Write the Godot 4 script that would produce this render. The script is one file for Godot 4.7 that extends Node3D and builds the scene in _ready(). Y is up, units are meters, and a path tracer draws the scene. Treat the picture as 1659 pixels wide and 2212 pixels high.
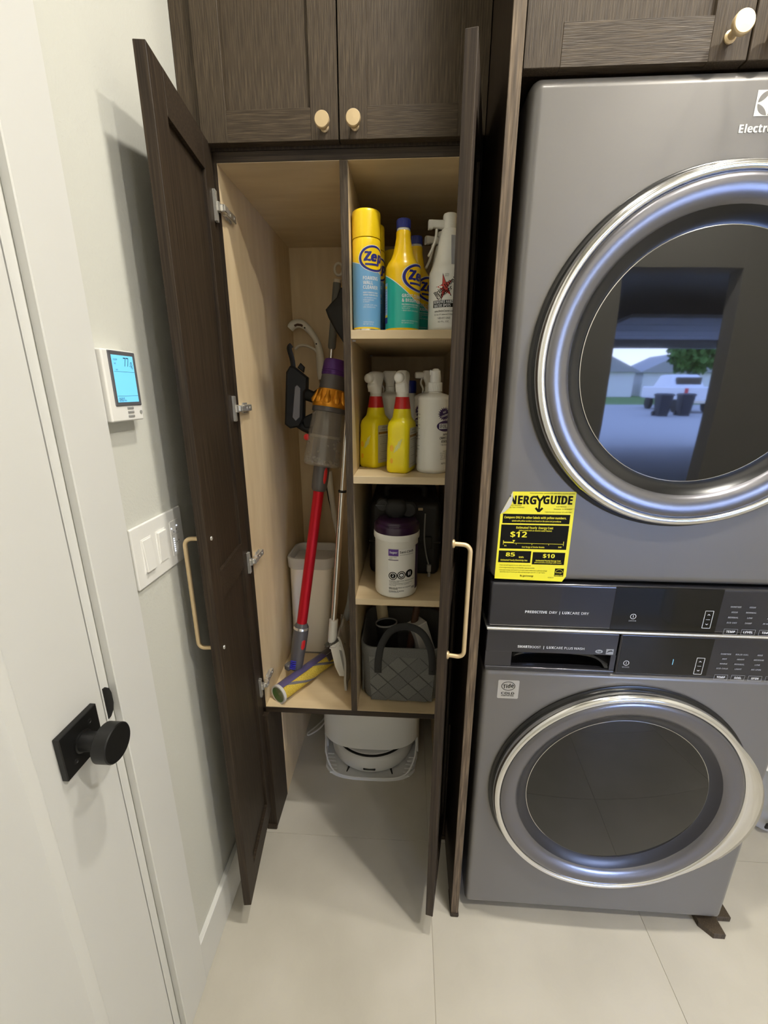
extends Node3D
# A tall utility cupboard standing open between a white side wall and a stacked washer and dryer.

var M := {}
var names := {}


# ---------- mesh building ----------
class MB:
	var v := PackedVector3Array()
	var n := PackedVector3Array()

	func tri(a, b, c, na, nb, nc):
		if (b - a).cross(c - a).dot(na + nb + nc) > 0.0:
			v.append_array(PackedVector3Array([a, c, b]))
			n.append_array(PackedVector3Array([na, nc, nb]))
		else:
			v.append_array(PackedVector3Array([a, b, c]))
			n.append_array(PackedVector3Array([na, nb, nc]))

	func quad(a, b, c, d, nn):
		tri(a, b, c, nn, nn, nn)
		tri(a, c, d, nn, nn, nn)

	# rows of points; wrap_v closes every row; normals are smoothed below the crease angle
	func grid(P: Array, wrap_v := true, flip := false, crease := 38.0) -> MB:
		var ni: int = P.size() - 1
		var nc: int = P[0].size()
		var nj: int = nc if wrap_v else nc - 1
		var F := []
		var total := 0.0
		for i in ni:
			var row := PackedVector3Array()
			var ctr := Vector3.ZERO
			for q in P[i]:
				ctr += q
			for q in P[i + 1]:
				ctr += q
			ctr /= float(2 * nc)
			for j in nj:
				var k: int = (j + 1) % nc
				var a: Vector3 = P[i][j]
				var b: Vector3 = P[i][k]
				var c: Vector3 = P[i + 1][k]
				var d: Vector3 = P[i + 1][j]
				var f := (c - a).cross(d - b)
				total += f.dot((a + b + c + d) * 0.25 - ctr)
				row.append(f.normalized())
			F.append(row)
		var s := -1.0 if (total < 0.0) != flip else 1.0
		var cc := cos(deg_to_rad(crease))
		for i in ni:
			for j in nj:
				var k: int = (j + 1) % nc
				var f: Vector3 = F[i][j] * s
				if f == Vector3.ZERO:
					continue
				var pts := [P[i][j], P[i][k], P[i + 1][k], P[i + 1][j]]
				var cor := [[i, j], [i, j + 1], [i + 1, j + 1], [i + 1, j]]
				var nn := []
				for q in cor:
					var acc := Vector3.ZERO
					for di in [-1, 0]:
						for dj in [-1, 0]:
							var fi: int = q[0] + di
							var fj: int = q[1] + dj
							if fi < 0 or fi >= ni:
								continue
							if wrap_v:
								fj = (fj + nj) % nj
							elif fj < 0 or fj >= nj:
								continue
							var g: Vector3 = F[fi][fj] * s
							if g.dot(f) > cc:
								acc += g
					nn.append(acc.normalized() if acc != Vector3.ZERO else f)
				if not pts[0].is_equal_approx(pts[1]):
					tri(pts[0], pts[1], pts[2], nn[0], nn[1], nn[2])
				if not pts[2].is_equal_approx(pts[3]):
					tri(pts[0], pts[2], pts[3], nn[0], nn[2], nn[3])
		return self

	# box with rounded edges
	func rbox(lo: Vector3, hi: Vector3, r := 0.001, seg := 1, xf := Transform3D.IDENTITY) -> MB:
		var c := (lo + hi) * 0.5
		var h := (hi - lo) * 0.5
		r = minf(r, minf(h.x, minf(h.y, h.z)))
		var rows := []
		var nrm := []
		for qi in 2:
			for i in seg + 1:
				var th := PI * 0.5 * (qi - 1 + float(i) / seg)
				var row := PackedVector3Array()
				var nr := PackedVector3Array()
				for q in 4:
					for j in seg + 1:
						var ph := PI * 0.5 * (q + float(j) / seg)
						var d := Vector3(cos(th) * cos(ph), sin(th), cos(th) * sin(ph))
						var sg := Vector3(1 if q in [0, 3] else -1, 1 if qi == 1 else -1, 1 if q < 2 else -1)
						row.append(xf * (c + sg * (h - Vector3.ONE * r) + d * r))
						nr.append((xf.basis * d).normalized())
				rows.append(row)
				nrm.append(nr)
		var m: int = rows[0].size()
		for i in rows.size() - 1:
			for j in m:
				var k := (j + 1) % m
				var p := [rows[i][j], rows[i][k], rows[i + 1][k], rows[i + 1][j]]
				var g: Vector3 = (p[2] - p[0]).cross(p[3] - p[1])
				if g.length_squared() < 1e-16:
					continue
				var q := [nrm[i][j], nrm[i][k], nrm[i + 1][k], nrm[i + 1][j]]
				if seg == 1:
					g = g.normalized()
					if g.dot(q[0] + q[1] + q[2] + q[3]) < 0:
						g = -g
					q = [g, g, g, g]
				tri(p[0], p[1], p[2], q[0], q[1], q[2])
				tri(p[0], p[2], p[3], q[0], q[2], q[3])
		# flat top and bottom
		for e in [0, rows.size() - 1]:
			var up: Vector3 = (xf.basis * Vector3(0, -1 if e == 0 else 1, 0)).normalized()
			var idx := [0, seg + 1, 2 * (seg + 1), 3 * (seg + 1)]
			quad(rows[e][idx[0]], rows[e][idx[1]], rows[e][idx[2]], rows[e][idx[3]], up)
		return self

	# profile of (radius, height) turned about y
	func lathe(prof: Array, seg := 24, xf := Transform3D.IDENTITY, a0 := 0.0, a1 := TAU, crease := 38.0) -> MB:
		var P := []
		var full := absf(a1 - a0 - TAU) < 0.001
		for p in prof:
			var row := PackedVector3Array()
			for j in (seg if full else seg + 1):
				var a := a0 + (a1 - a0) * j / seg
				row.append(xf * Vector3(p.x * sin(a), p.y, p.x * cos(a)))
			P.append(row)
		return grid(P, full, false, crease)

	# a pipe through points; radii are numbers or Vector2
	func tube(pts: Array, rad, seg := 10, caps := true, side := Vector3.ZERO, crease := 38.0) -> MB:
		var P := []
		var t0: Vector3 = (pts[1] - pts[0]).normalized()
		var x: Vector3 = side if side != Vector3.ZERO else (Vector3.RIGHT if absf(t0.x) < 0.8 else Vector3.UP)
		x = (x - t0 * x.dot(t0)).normalized()
		for i in pts.size():
			var t: Vector3 = (pts[mini(i + 1, pts.size() - 1)] - pts[maxi(i - 1, 0)]).normalized()
			x = (x - t * x.dot(t)).normalized()
			var y := t.cross(x)
			var r = rad[i] if rad is Array else rad
			var rr: Vector2 = r if r is Vector2 else Vector2(r, r)
			var row := PackedVector3Array()
			for j in seg:
				var a := TAU * j / seg
				row.append(pts[i] + x * cos(a) * rr.x + y * sin(a) * rr.y)
			if caps and i == 0:
				P.append(same(pts[0], seg))
			P.append(row)
			if caps and i == pts.size() - 1:
				P.append(same(pts[i], seg))
		return grid(P, true, false, crease)

	func same(p: Vector3, k: int) -> PackedVector3Array:
		var r := PackedVector3Array()
		r.resize(k)
		r.fill(p)
		return r

	func loft(S: Array, caps := true, crease := 38.0) -> MB:
		var P := S.duplicate()
		if caps:
			for e in [0, S.size() - 1]:
				var c := Vector3.ZERO
				for q in S[e]:
					c += q
				c /= S[e].size()
				if e == 0:
					P.push_front(same(c, S[e].size()))
				else:
					P.append(same(c, S[e].size()))
		return grid(P, true, false, crease)

	# outline in xy pushed from z0 to z1, front edge bevelled
	func extr(poly: PackedVector2Array, z0: float, z1: float, xf := Transform3D.IDENTITY, bev := 0.0) -> MB:
		var k := poly.size()
		if Geometry2D.is_polygon_clockwise(poly):
			poly.reverse()
		var ins := PackedVector2Array()
		for i in k:
			var e0 := (poly[i] - poly[(i + k - 1) % k]).normalized()
			var e1 := (poly[(i + 1) % k] - poly[i]).normalized()
			var n0 := Vector2(-e0.y, e0.x)
			var n1 := Vector2(-e1.y, e1.x)
			var m := (n0 + n1).normalized()
			ins.append(poly[i] + m * bev / maxf(0.4, m.dot(n0)))
		var rows := []
		for L in ([[poly, z0], [poly, z1 - bev], [ins, z1]] if bev > 0 else [[poly, z0], [poly, z1]]):
			var row := PackedVector3Array()
			for p in L[0]:
				row.append(xf * Vector3(p.x, p.y, L[1]))
			rows.append(row)
		grid(rows, true, false, 30.0)
		var id := Geometry2D.triangulate_polygon(ins if bev > 0 else poly)
		var fn: Vector3 = (xf.basis * Vector3(0, 0, 1)).normalized()
		for i in range(0, id.size(), 3):
			var T: PackedVector2Array = ins if bev > 0 else poly
			tri(xf * Vector3(T[id[i]].x, T[id[i]].y, z1), xf * Vector3(T[id[i + 1]].x, T[id[i + 1]].y, z1), xf * Vector3(T[id[i + 2]].x, T[id[i + 2]].y, z1), fn, fn, fn)
			tri(xf * Vector3(poly[id[i]].x, poly[id[i]].y, z0), xf * Vector3(poly[id[i + 1]].x, poly[id[i + 1]].y, z0), xf * Vector3(poly[id[i + 2]].x, poly[id[i + 2]].y, z0), -fn, -fn, -fn)
		return self


func rrect(w: float, h: float, r: float, seg := 4, c := Vector2.ZERO) -> PackedVector2Array:
	var o := PackedVector2Array()
	for q in 4:
		for i in seg + 1:
			var a := PI * 0.5 * (q + float(i) / seg)
			var s := Vector2(1 if q in [0, 3] else -1, 1 if q < 2 else -1)
			o.append(c + s * Vector2(w * 0.5 - r, h * 0.5 - r) + Vector2(cos(a), sin(a)) * r)
	return o


# a level section for lofts: rounded rectangle at height y
func sec(y: float, w: float, d: float, r: float, c := Vector2.ZERO, seg := 4) -> PackedVector3Array:
	var o := PackedVector3Array()
	for p in rrect(w, d, r, seg, c):
		o.append(Vector3(p.x, y, p.y))
	return o


func along(a: Vector3, b: Vector3) -> Transform3D:  # y axis from a towards b
	var y := (b - a).normalized()
	var x := Vector3.RIGHT if absf(y.x) < 0.9 else Vector3.BACK
	x = (x - y * x.dot(y)).normalized()
	return Transform3D(Basis(x, y, x.cross(y)), a)


const ZUP := Basis(Vector3(1, 0, 0), Vector3(0, 0, 1), Vector3(0, -1, 0))  # turns a lathe's axis to +z
const XUP := Basis(Vector3(0, -1, 0), Vector3(1, 0, 0), Vector3(0, 0, 1))  # to +x
const FLAT := Basis(Vector3(1, 0, 0), Vector3(0, 0, -1), Vector3(0, 1, 0))  # xy outlines laid flat, z up
const WEST := Basis(Vector3(0, 0, -1), Vector3(0, 1, 0), Vector3(1, 0, 0))  # xy outlines on a wall that faces +x


func arc(c: Vector3, u: Vector3, w: Vector3, r: float, a0: float, a1: float, k := 6) -> Array:
	var o := []
	for i in k + 1:
		var a := a0 + (a1 - a0) * i / k
		o.append(c + u * cos(a) * r + w * sin(a) * r)
	return o


# smooth curve through points
func curve(pts: Array, k := 6) -> Array:
	var o := []
	for i in pts.size() - 1:
		var p0: Vector3 = pts[maxi(i - 1, 0)]
		var p3: Vector3 = pts[mini(i + 2, pts.size() - 1)]
		for j in k:
			o.append(pts[i].cubic_interpolate(pts[i + 1], p0, p3, float(j) / k))
	o.append(pts[-1])
	return o


# ---------- scene tree ----------
func numbered(called: String) -> String:
	if not names.has(called):
		names[called] = 0
		return called
	names[called] += 1
	return "%s_%03d" % [called, names[called]]


func tag(o: Node3D, label: String, category: String, group := "") -> Node3D:
	o.set_meta("label", label)
	o.set_meta("category", category)
	if group:
		o.set_meta("group", group)
	return o


func thing(called: String, label: String, category: String, at := Vector3.ZERO, turn := 0.0, group := "") -> Node3D:
	var o := Node3D.new()
	o.name = numbered(called)
	add_child(o)
	o.position = at
	o.rotation.y = turn
	return tag(o, label, category, group)


func world_of(p: Node) -> Transform3D:
	var t := Transform3D.IDENTITY
	while p is Node3D and p != self:
		t = p.transform * t
		p = p.get_parent()
	return t


# commits a mesh; shapes are drawn in world axes unless local is set
func put(b: MB, called: String, mat: Material, parent: Node = null, local := false) -> MeshInstance3D:
	if parent == null:
		parent = self
	var vv := b.v
	var nn := b.n
	if not local and parent != self:
		var inv := world_of(parent).affine_inverse()
		vv = inv * vv
		nn = Transform3D(inv.basis, Vector3.ZERO) * nn
	var arr := []
	arr.resize(Mesh.ARRAY_MAX)
	arr[Mesh.ARRAY_VERTEX] = vv
	arr[Mesh.ARRAY_NORMAL] = nn
	var me := ArrayMesh.new()
	me.add_surface_from_arrays(Mesh.PRIMITIVE_TRIANGLES, arr)
	var o := MeshInstance3D.new()
	o.mesh = me
	o.material_override = mat
	me.surface_set_material(0, mat)
	o.material_override = null
	if parent == self:
		o.name = numbered(called)
	else:
		var nm := called
		var k := 0
		while parent.has_node(NodePath(nm)):
			k += 1
			nm = "%s_%03d" % [called, k]
		o.name = nm
	parent.add_child(o, true)
	return o


func struct(b: MB, called: String, mat: Material, parent: Node = null) -> MeshInstance3D:
	var o := put(b, called, mat, parent)
	if parent == null:
		o.set_meta("kind", "structure")
	return o


func dup(src: Node3D, at: Vector3, turn: float, label: String) -> Node3D:
	var c: Node3D = src.duplicate()
	c.name = numbered(String(src.name).rstrip("0123456789").trim_suffix("_"))
	add_child(c)
	c.position = at
	c.rotation.y = turn
	c.set_meta("label", label)
	return c


var fonts := {}


func font(kind: String) -> Font:
	if not fonts.has(kind):
		var f := SystemFont.new()
		f.font_names = PackedStringArray(["Droid Serif" if kind.begins_with("serif") else "Droid Sans"])
		if kind.ends_with("bold"):
			f.font_weight = 700
		fonts[kind] = f
	return fonts[kind]


# lettering: s at height h (capitals), anchored at xf (x right, y up, z out); bent round a vertical cylinder when r > 0
func text(s: String, called: String, parent: Node, mat: Material, h: float, xf: Transform3D, w := 0.0, r := 0.0, align := 0, kind := "bold", slant := 0.0, fat := 0.0) -> void:
	var tm := TextMesh.new()
	tm.text = s
	tm.font = font(kind)
	tm.font_size = 32 if h < 0.004 else 48
	tm.pixel_size = h / (0.714 * tm.font_size)
	tm.depth = 0.0003
	tm.curve_step = 2.0 if h < 0.004 else 1.0
	tm.horizontal_alignment = HORIZONTAL_ALIGNMENT_LEFT
	var A: Array = tm.get_mesh_arrays()
	var P: PackedVector3Array = A[Mesh.ARRAY_VERTEX]
	var N: PackedVector3Array = A[Mesh.ARRAY_NORMAL]
	var I: PackedInt32Array = A[Mesh.ARRAY_INDEX] if A[Mesh.ARRAY_INDEX] != null else PackedInt32Array(range(P.size()))
	if P.is_empty():
		print("no letters for ", s)
		return
	var lo := INF
	var hi := -INF
	for p in P:
		lo = minf(lo, p.x)
		hi = maxf(hi, p.x)
	var k := w / (hi - lo) if w > 0 else 1.0
	var W := (hi - lo) * k
	var off := 0.0 if align == 0 else (-W * 0.5 if align == 1 else -W)
	var b := MB.new()
	# heavy lettering is the same outline laid down again beside itself
	var lift := 0.0002
	for o in ([Vector2.ZERO] if fat == 0 else [Vector2(-fat, -fat), Vector2(fat, -fat), Vector2(-fat, fat), Vector2(fat, fat)]):
		for t in range(0, I.size() - 2, 3):
			if N[I[t]].z < 0.5:
				continue
			var q := []
			var m := []
			for e in 3:
				var p: Vector3 = P[I[t + e]]
				p.y += o.y * h * 0.6
				var x: float = (p.x - lo) * k + off + p.y * slant + o.x * h
				if r > 0:
					var a: float = x / r
					q.append(xf * Vector3(r * sin(a), p.y, r * cos(a) - r + lift))
					m.append((xf.basis * Vector3(sin(a), 0, cos(a))).normalized())
				else:
					q.append(xf * Vector3(x, p.y, lift))
					m.append(xf.basis.z.normalized())
			b.tri(q[0], q[1], q[2], m[0], m[1], m[2])
		lift += 0.00004
	put(b, called, mat, parent)


# a flat (or bent) print: outline given as polygon in the xf plane
func mark(poly: PackedVector2Array, called: String, parent: Node, mat: Material, xf: Transform3D, lift := 0.0001) -> void:
	var b := MB.new()
	var id := Geometry2D.triangulate_polygon(poly)
	var nn := xf.basis.z.normalized()
	for i in range(0, id.size(), 3):
		b.tri(xf * Vector3(poly[id[i]].x, poly[id[i]].y, lift), xf * Vector3(poly[id[i + 1]].x, poly[id[i + 1]].y, lift), xf * Vector3(poly[id[i + 2]].x, poly[id[i + 2]].y, lift), nn, nn, nn)
	put(b, called, mat, parent)


func bar(x0: float, y0: float, x1: float, y1: float) -> PackedVector2Array:
	return PackedVector2Array([Vector2(x0, y0), Vector2(x1, y0), Vector2(x1, y1), Vector2(x0, y1)])


func ellipse(a: float, b: float, k := 32, c := Vector2.ZERO) -> PackedVector2Array:
	var o := PackedVector2Array()
	for i in k:
		o.append(c + Vector2(a * cos(TAU * i / k), b * sin(TAU * i / k)))
	return o


# an elliptical ring (or disc with s0 = 0) printed on a cylinder of radius r whose front faces angle a0
func oval(axis: Vector3, r: float, a0: float, y: float, a: float, b: float, s0: float, s1: float, lift: float, called: String, parent: Node, mat: Material) -> void:
	var rows := []
	for i in 5:
		var s := s0 + (s1 - s0) * i / 4.0
		var row := PackedVector3Array()
		for j in 40:
			var t := TAU * j / 40.0
			var g := a0 + a * s * cos(t) / r
			row.append(axis + Vector3((r + lift) * sin(g), y + b * s * sin(t), (r + lift) * cos(g)))
		rows.append(row)
	put(MB.new().grid(rows, true, false, 80), called, mat, parent)


# a wrapped label between two heights that may vary with the angle
func band(axis: Vector3, r: float, a0: float, a1: float, y0: Callable, y1: Callable, called: String, parent: Node, mat: Material, k := 28) -> MeshInstance3D:
	var rows := []
	for i in 2:
		var row := PackedVector3Array()
		for j in k + 1:
			var a := a0 + (a1 - a0) * j / k
			row.append(axis + Vector3(r * sin(a), (y0 if i == 0 else y1).call(a), r * cos(a)))
		rows.append(row)
	return put(MB.new().grid(rows, false, false, 80), called, mat, parent)


# ---------- materials ----------
func m(r: float, g: float, b: float, rough := 0.5, metal := 0.0) -> StandardMaterial3D:
	var s := StandardMaterial3D.new()
	s.albedo_color = Color(r / 255.0, g / 255.0, b / 255.0)
	s.roughness = rough
	s.metallic = metal
	return s


func noise_tex(seed_: int, freq: float, oct: int, ramp: Array, size := 512, type := FastNoiseLite.TYPE_SIMPLEX_SMOOTH) -> NoiseTexture2D:
	var f := FastNoiseLite.new()
	f.seed = seed_
	f.frequency = freq
	f.fractal_octaves = oct
	f.noise_type = type
	var t := NoiseTexture2D.new()
	t.width = size
	t.height = size
	t.seamless = true
	t.noise = f
	if ramp.size():
		var g := Gradient.new()
		g.offsets = PackedFloat32Array([])
		var offs := PackedFloat32Array()
		var cols := PackedColorArray()
		for e in ramp:
			offs.append(e[0])
			cols.append(Color(e[1] / 255.0, e[2] / 255.0, e[3] / 255.0))
		g.offsets = offs
		g.colors = cols
		t.color_ramp = g
	return t


func grain(tex: Texture2D, rough: float, scale: Vector3, bump: Texture2D = null, depth := 0.02) -> StandardMaterial3D:
	var s := StandardMaterial3D.new()
	s.albedo_texture = tex
	s.roughness = rough
	s.uv1_triplanar = true
	s.uv1_world_triplanar = true
	s.uv1_triplanar_sharpness = 8.0
	s.uv1_scale = scale
	if bump:
		s.heightmap_enabled = true
		s.heightmap_texture = bump
		s.heightmap_scale = depth
	return s


func _ready():
	# ---- camera
	var cam := Camera3D.new()
	cam.name = "camera"
	cam.fov = 101.18
	cam.near = 0.02
	cam.far = 200.0
	var F := Vector3(-0.05480, -0.28055, -0.95827)
	cam.transform = Transform3D(Basis(Vector3(0.99831, 0.00319, -0.05802), Vector3(-0.01933, 0.95983, -0.27990), -F).orthonormalized(), Vector3(0.4869, 1.4081, 1.0505))
	add_child(cam)
	cam.make_current()
	# ---- sky and exposure
	var we := WorldEnvironment.new()
	we.name = "world_environment"
	var env := Environment.new()
	var sky := Sky.new()
	var sm := ProceduralSkyMaterial.new()
	sm.sky_top_color = Color(0.58, 0.69, 0.95)
	sm.sky_horizon_color = Color(0.84, 0.89, 1.0)
	sm.ground_horizon_color = Color(0.62, 0.68, 0.8)
	sm.ground_bottom_color = Color(0.4, 0.42, 0.45)
	sm.sky_energy_multiplier = 4.2
	sm.ground_energy_multiplier = 3.0
	sky.sky_material = sm
	env.background_mode = Environment.BG_SKY
	env.sky = sky
	env.ambient_light_source = Environment.AMBIENT_SOURCE_SKY
	env.tonemap_mode = Environment.TONE_MAPPER_LINEAR
	env.tonemap_exposure = 1.35
	env.sdfgi_enabled = true
	env.ssao_enabled = true
	env.ssil_enabled = true
	we.environment = env
	add_child(we)
	make_materials()
	# ---- ceiling lamps: x, z, strength
	for q in [[0.76, 0.42, 1.75], [1.42, 0.42, 1.1], [1.0, 1.25, 0.3], [1.66, 1.28, 2.5]]:
		ceiling_lamp(q[0], q[1], q[2])
	room()
	cupboard()
	upper_cupboard()
	tower_cupboard()
	laundry_tower()
	stickers()
	wall_fittings()
	top_shelf()
	second_shelf()
	third_shelf()
	felt_basket()
	bin()
	stick_vacuum()
	tall_tools()
	robot()
	floor_bits()
	outside()


const CEIL := 2.95


func ceiling_lamp(x: float, z: float, e: float) -> void:
	var t := thing("ceiling_lamp", "round recessed ceiling downlight %s" % ("nearest the open cupboard" if x < 0.8 else "above the washer front" if z < 0.5 else "towards the white side door" if x < 1.1 else "farther out over the laundry floor"), "ceiling lamp", Vector3(x, CEIL, z))
	put(MB.new().lathe([Vector2(0.05, -0.004), Vector2(0.072, -0.006), Vector2(0.078, -0.002), Vector2(0.078, 0.02), Vector2(0.05, 0.02)], 32, Transform3D(Basis.IDENTITY, Vector3(x, CEIL, z))), "trim_ring", M.white, t)
	put(MB.new().lathe([Vector2(0.0, -0.003), Vector2(0.05, -0.003), Vector2(0.05, 0.004), Vector2(0.0, 0.004)], 32, Transform3D(Basis.IDENTITY, Vector3(x, CEIL, z))), "lamp_lens", M.lens, t)
	var l := SpotLight3D.new()
	l.name = "lamp_light"
	l.light_color = Color(1.0, 0.978, 0.93)
	l.light_energy = e
	l.spot_angle = 80.0
	l.spot_angle_attenuation = 0.7
	l.spot_range = 12.0
	l.spot_attenuation = 2.0
	l.light_size = 0.045
	l.shadow_enabled = true
	t.add_child(l)
	l.position = Vector3(0, -0.012, 0)
	l.rotation_degrees = Vector3(-90, 0, 0)


func make_materials() -> void:
	var oak := noise_tex(3, 0.018, 5, [[0.0, 54, 45, 34], [0.3, 64, 54, 42], [0.5, 71, 60, 47], [0.7, 78, 67, 53], [1.0, 98, 85, 67]])
	var oak_h := noise_tex(5, 0.035, 4, [])
	var oak_r := noise_tex(9, 0.03, 4, [[0.0, 80, 80, 80], [1.0, 190, 190, 190]])
	M.oak = grain(oak, 1.0, Vector3(32.0, 1.3, 32.0), oak_h, 0.035)
	M.oak_flat = grain(oak, 1.0, Vector3(1.3, 32.0, 32.0), oak_h, 0.035)
	M.oak_panel = grain(oak, 1.0, Vector3(30.0, 1.2, 30.0), oak_h, 0.035)
	for k in ["oak", "oak_flat", "oak_panel"]:
		M[k].roughness_texture = oak_r
		M[k].metallic_specular = 0.36
	var oak_d := noise_tex(12, 0.016, 5, [[0.0, 34, 26, 20], [0.5, 52, 42, 32], [1.0, 70, 58, 44]])
	M.oak_dark = grain(oak_d, 0.55, Vector3(20.0, 0.5, 20.0), oak_h, 0.006)
	M.oak_dark.metallic_specular = 0.38
	M.oak_dark_flat = grain(oak_d, 0.55, Vector3(0.5, 20.0, 20.0), oak_h, 0.006)
	M.oak_dark_flat.metallic_specular = 0.38
	M.edge_wood = grain(noise_tex(31, 0.03, 5, [[0.0, 66, 54, 40], [0.4, 92, 77, 59], [0.7, 112, 95, 74], [1.0, 142, 122, 96]]), 0.7, Vector3(9.0, 0.5, 9.0), oak_h, 0.05)
	var maple := noise_tex(7, 0.012, 4, [[0.0, 208, 185, 146], [0.5, 215, 193, 155], [1.0, 222, 202, 165]])
	M.maple = grain(maple, 0.5, Vector3(3.0, 0.5, 3.0))
	M.maple_flat = grain(maple, 0.5, Vector3(0.5, 3.0, 3.0))
	M.strip = m(226, 204, 168, 0.6)
	# room
	var wall_h := noise_tex(21, 0.045, 3, [[0.0, 0, 0, 0], [0.55, 40, 40, 40], [0.75, 255, 255, 255], [1.0, 255, 255, 255]])
	M.wall = m(204, 204, 196, 0.75)
	M.wall.uv1_triplanar = true
	M.wall.uv1_world_triplanar = true
	M.wall.uv1_scale = Vector3.ONE * 5.5
	M.wall.heightmap_enabled = true
	M.wall.heightmap_texture = wall_h
	M.wall.heightmap_scale = 0.014
	M.white = m(212, 212, 209, 0.42)
	M.plain_wall = m(224, 222, 214, 0.8)
	M.ceiling = m(232, 230, 224, 0.9)
	var tile := noise_tex(41, 0.006, 4, [[0.0, 180, 175, 163], [0.5, 187, 182, 170], [1.0, 194, 189, 178]])
	for i in 3:
		M["tile%d" % i] = grain(tile, 0.38, Vector3.ONE * (0.8 + 0.1 * i))
		M["tile%d" % i].uv1_offset = Vector3(0.3 * i, 0, 0.17 * i)
	M.grout = m(172, 165, 151, 0.9)
	M.concrete = m(168, 168, 168, 0.9)
	M.lens = m(255, 250, 240, 0.5)
	M.lens.emission_enabled = true
	M.lens.emission = Color(1.0, 0.94, 0.85)
	M.lens.emission_energy_multiplier = 4.0
	# metals and plastics
	M.brass = m(222, 198, 156, 0.42, 0.6)
	M.nickel = m(214, 212, 206, 0.25, 0.75)
	M.chrome = m(226, 226, 226, 0.12, 1.0)
	M.black = m(16, 15, 15, 0.55)
	M.black_metal = m(20, 20, 20, 0.42, 0.2)
	M.rubber = m(34, 33, 32, 0.75)
	M.appliance = m(112, 109, 105, 0.37, 0.3)
	M.appliance.clearcoat_enabled = true
	M.appliance.clearcoat = 0.35
	M.appliance.clearcoat_roughness = 0.12
	M.appliance_side = m(96, 96, 98, 0.4, 0.4)
	M.gunmetal = m(120, 119, 124, 0.26, 0.85)
	M.panel = m(52, 52, 58, 0.2, 0.5)
	M.panel.clearcoat_enabled = true
	M.panel.clearcoat = 0.5
	M.panel.clearcoat_roughness = 0.05
	M.display = m(9, 9, 10, 0.06)
	M.glass = m(20, 19, 18, 0.03)
	M.glass.metallic_specular = 0.5
	M.seal = m(16, 16, 18, 0.22)
	M.print_white = m(226, 228, 230, 0.5)
	M.print_grey = m(150, 152, 156, 0.5)
	M.print_black = m(22, 21, 18, 0.7)
	M.print_black.metallic_specular = 0.25
	M.print_red = m(196, 58, 48, 0.5)
	M.print_navy = m(34, 38, 130, 0.45)
	M.print_purple = m(58, 38, 86, 0.5)
	M.yellow_print = m(232, 222, 60, 0.5)
	M.black_chrome = m(60, 60, 62, 0.08, 1.0)
	M.print_silver = m(206, 206, 200, 0.35, 0.3)
	M.led_blue = m(140, 200, 235, 0.4)
	M.led_blue.emission_enabled = true
	M.led_blue.emission = Color(0.45, 0.75, 0.95)
	M.led_blue.emission_energy_multiplier = 0.6
	M.led = m(235, 240, 255, 0.4)
	M.led.emission_enabled = true
	M.led.emission = Color(0.85, 0.9, 1.0)
	M.led.emission_energy_multiplier = 2.0
	M.yellow_paper = m(246, 236, 52, 0.45)
	M.silver_paper = m(186, 184, 180, 0.3, 0.5)
	M.white_plastic = m(232, 231, 227, 0.35)
	M.grey_plastic = m(150, 150, 148, 0.45)
	M.bezel = m(92, 92, 96, 0.3)
	M.lcd = m(96, 180, 224, 0.25)
	M.lcd.emission_enabled = true
	M.lcd.emission = Color(0.50, 0.80, 0.95)
	M.lcd.emission_energy_multiplier = 0.5
	M.lcd_ink = m(24, 50, 66, 0.4)
	M.can_yellow = m(248, 212, 28, 0.3)
	M.bottle_yellow = m(248, 204, 22, 0.25)
	M.label_blue = m(112, 168, 216, 0.35)
	M.label_teal = m(40, 176, 160, 0.3)
	M.label_pale = m(176, 206, 232, 0.4)
	M.label_grey = m(206, 202, 186, 0.5)
	M.label_brown = m(150, 110, 44, 0.5)
	M.label_white = m(236, 234, 228, 0.4)
	M.cap_blue = m(26, 40, 130, 0.35)
	M.cloudy = m(222, 220, 212, 0.4)
	M.bottle_white = m(232, 230, 222, 0.32)
	M.window_grey = m(160, 162, 168, 0.4)
	M.lemon = m(244, 226, 28, 0.28)
	M.lemon_orange = m(246, 186, 30, 0.4)
	M.swirl = m(226, 230, 160, 0.4)
	M.spray_red = m(200, 36, 36, 0.35)
	M.lid_purple = m(44, 20, 48, 0.3)
	M.super_purple = m(88, 44, 140, 0.4)
	M.felt = grain(noise_tex(51, 0.09, 4, [[0.0, 76, 76, 74], [0.5, 104, 104, 101], [1.0, 132, 132, 128]]), 0.95, Vector3.ONE * 9.0, noise_tex(52, 0.16, 3, []), 0.06)
	M.felt2 = grain(noise_tex(53, 0.09, 4, [[0.0, 84, 84, 81], [0.5, 112, 112, 108], [1.0, 140, 140, 136]]), 0.95, Vector3.ONE * 9.0, M.felt.heightmap_texture, 0.06)
	M.strap = m(15, 15, 15, 0.6)
	M.paper_beige = m(206, 192, 158, 0.8)
	M.brown_wood = m(84, 56, 40, 0.6)
	M.bin_white = m(244, 239, 228, 0.4)
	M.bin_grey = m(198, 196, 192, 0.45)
	M.bin_dark = m(44, 46, 54, 0.6)
	M.red_metal = m(200, 20, 40, 0.4, 0.5)
	M.vac_grey = m(94, 92, 94, 0.35, 0.2)
	M.vac_black = m(15, 15, 14, 0.55)
	M.vac_black.metallic_specular = 0.35
	M.vac_red = m(206, 34, 36, 0.35)
	M.vac_blue = m(44, 40, 170, 0.35)
	M.purple = m(84, 44, 124, 0.28, 0.3)
	M.gold = m(222, 150, 40, 0.28, 0.6)
	M.shroud = m(70, 64, 58, 0.5, 0.3)
	M.dust = m(138, 130, 116, 0.95)
	M.smoke_clear = m(170, 164, 156, 0.12)
	M.smoke_clear.albedo_color.a = 0.42
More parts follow.
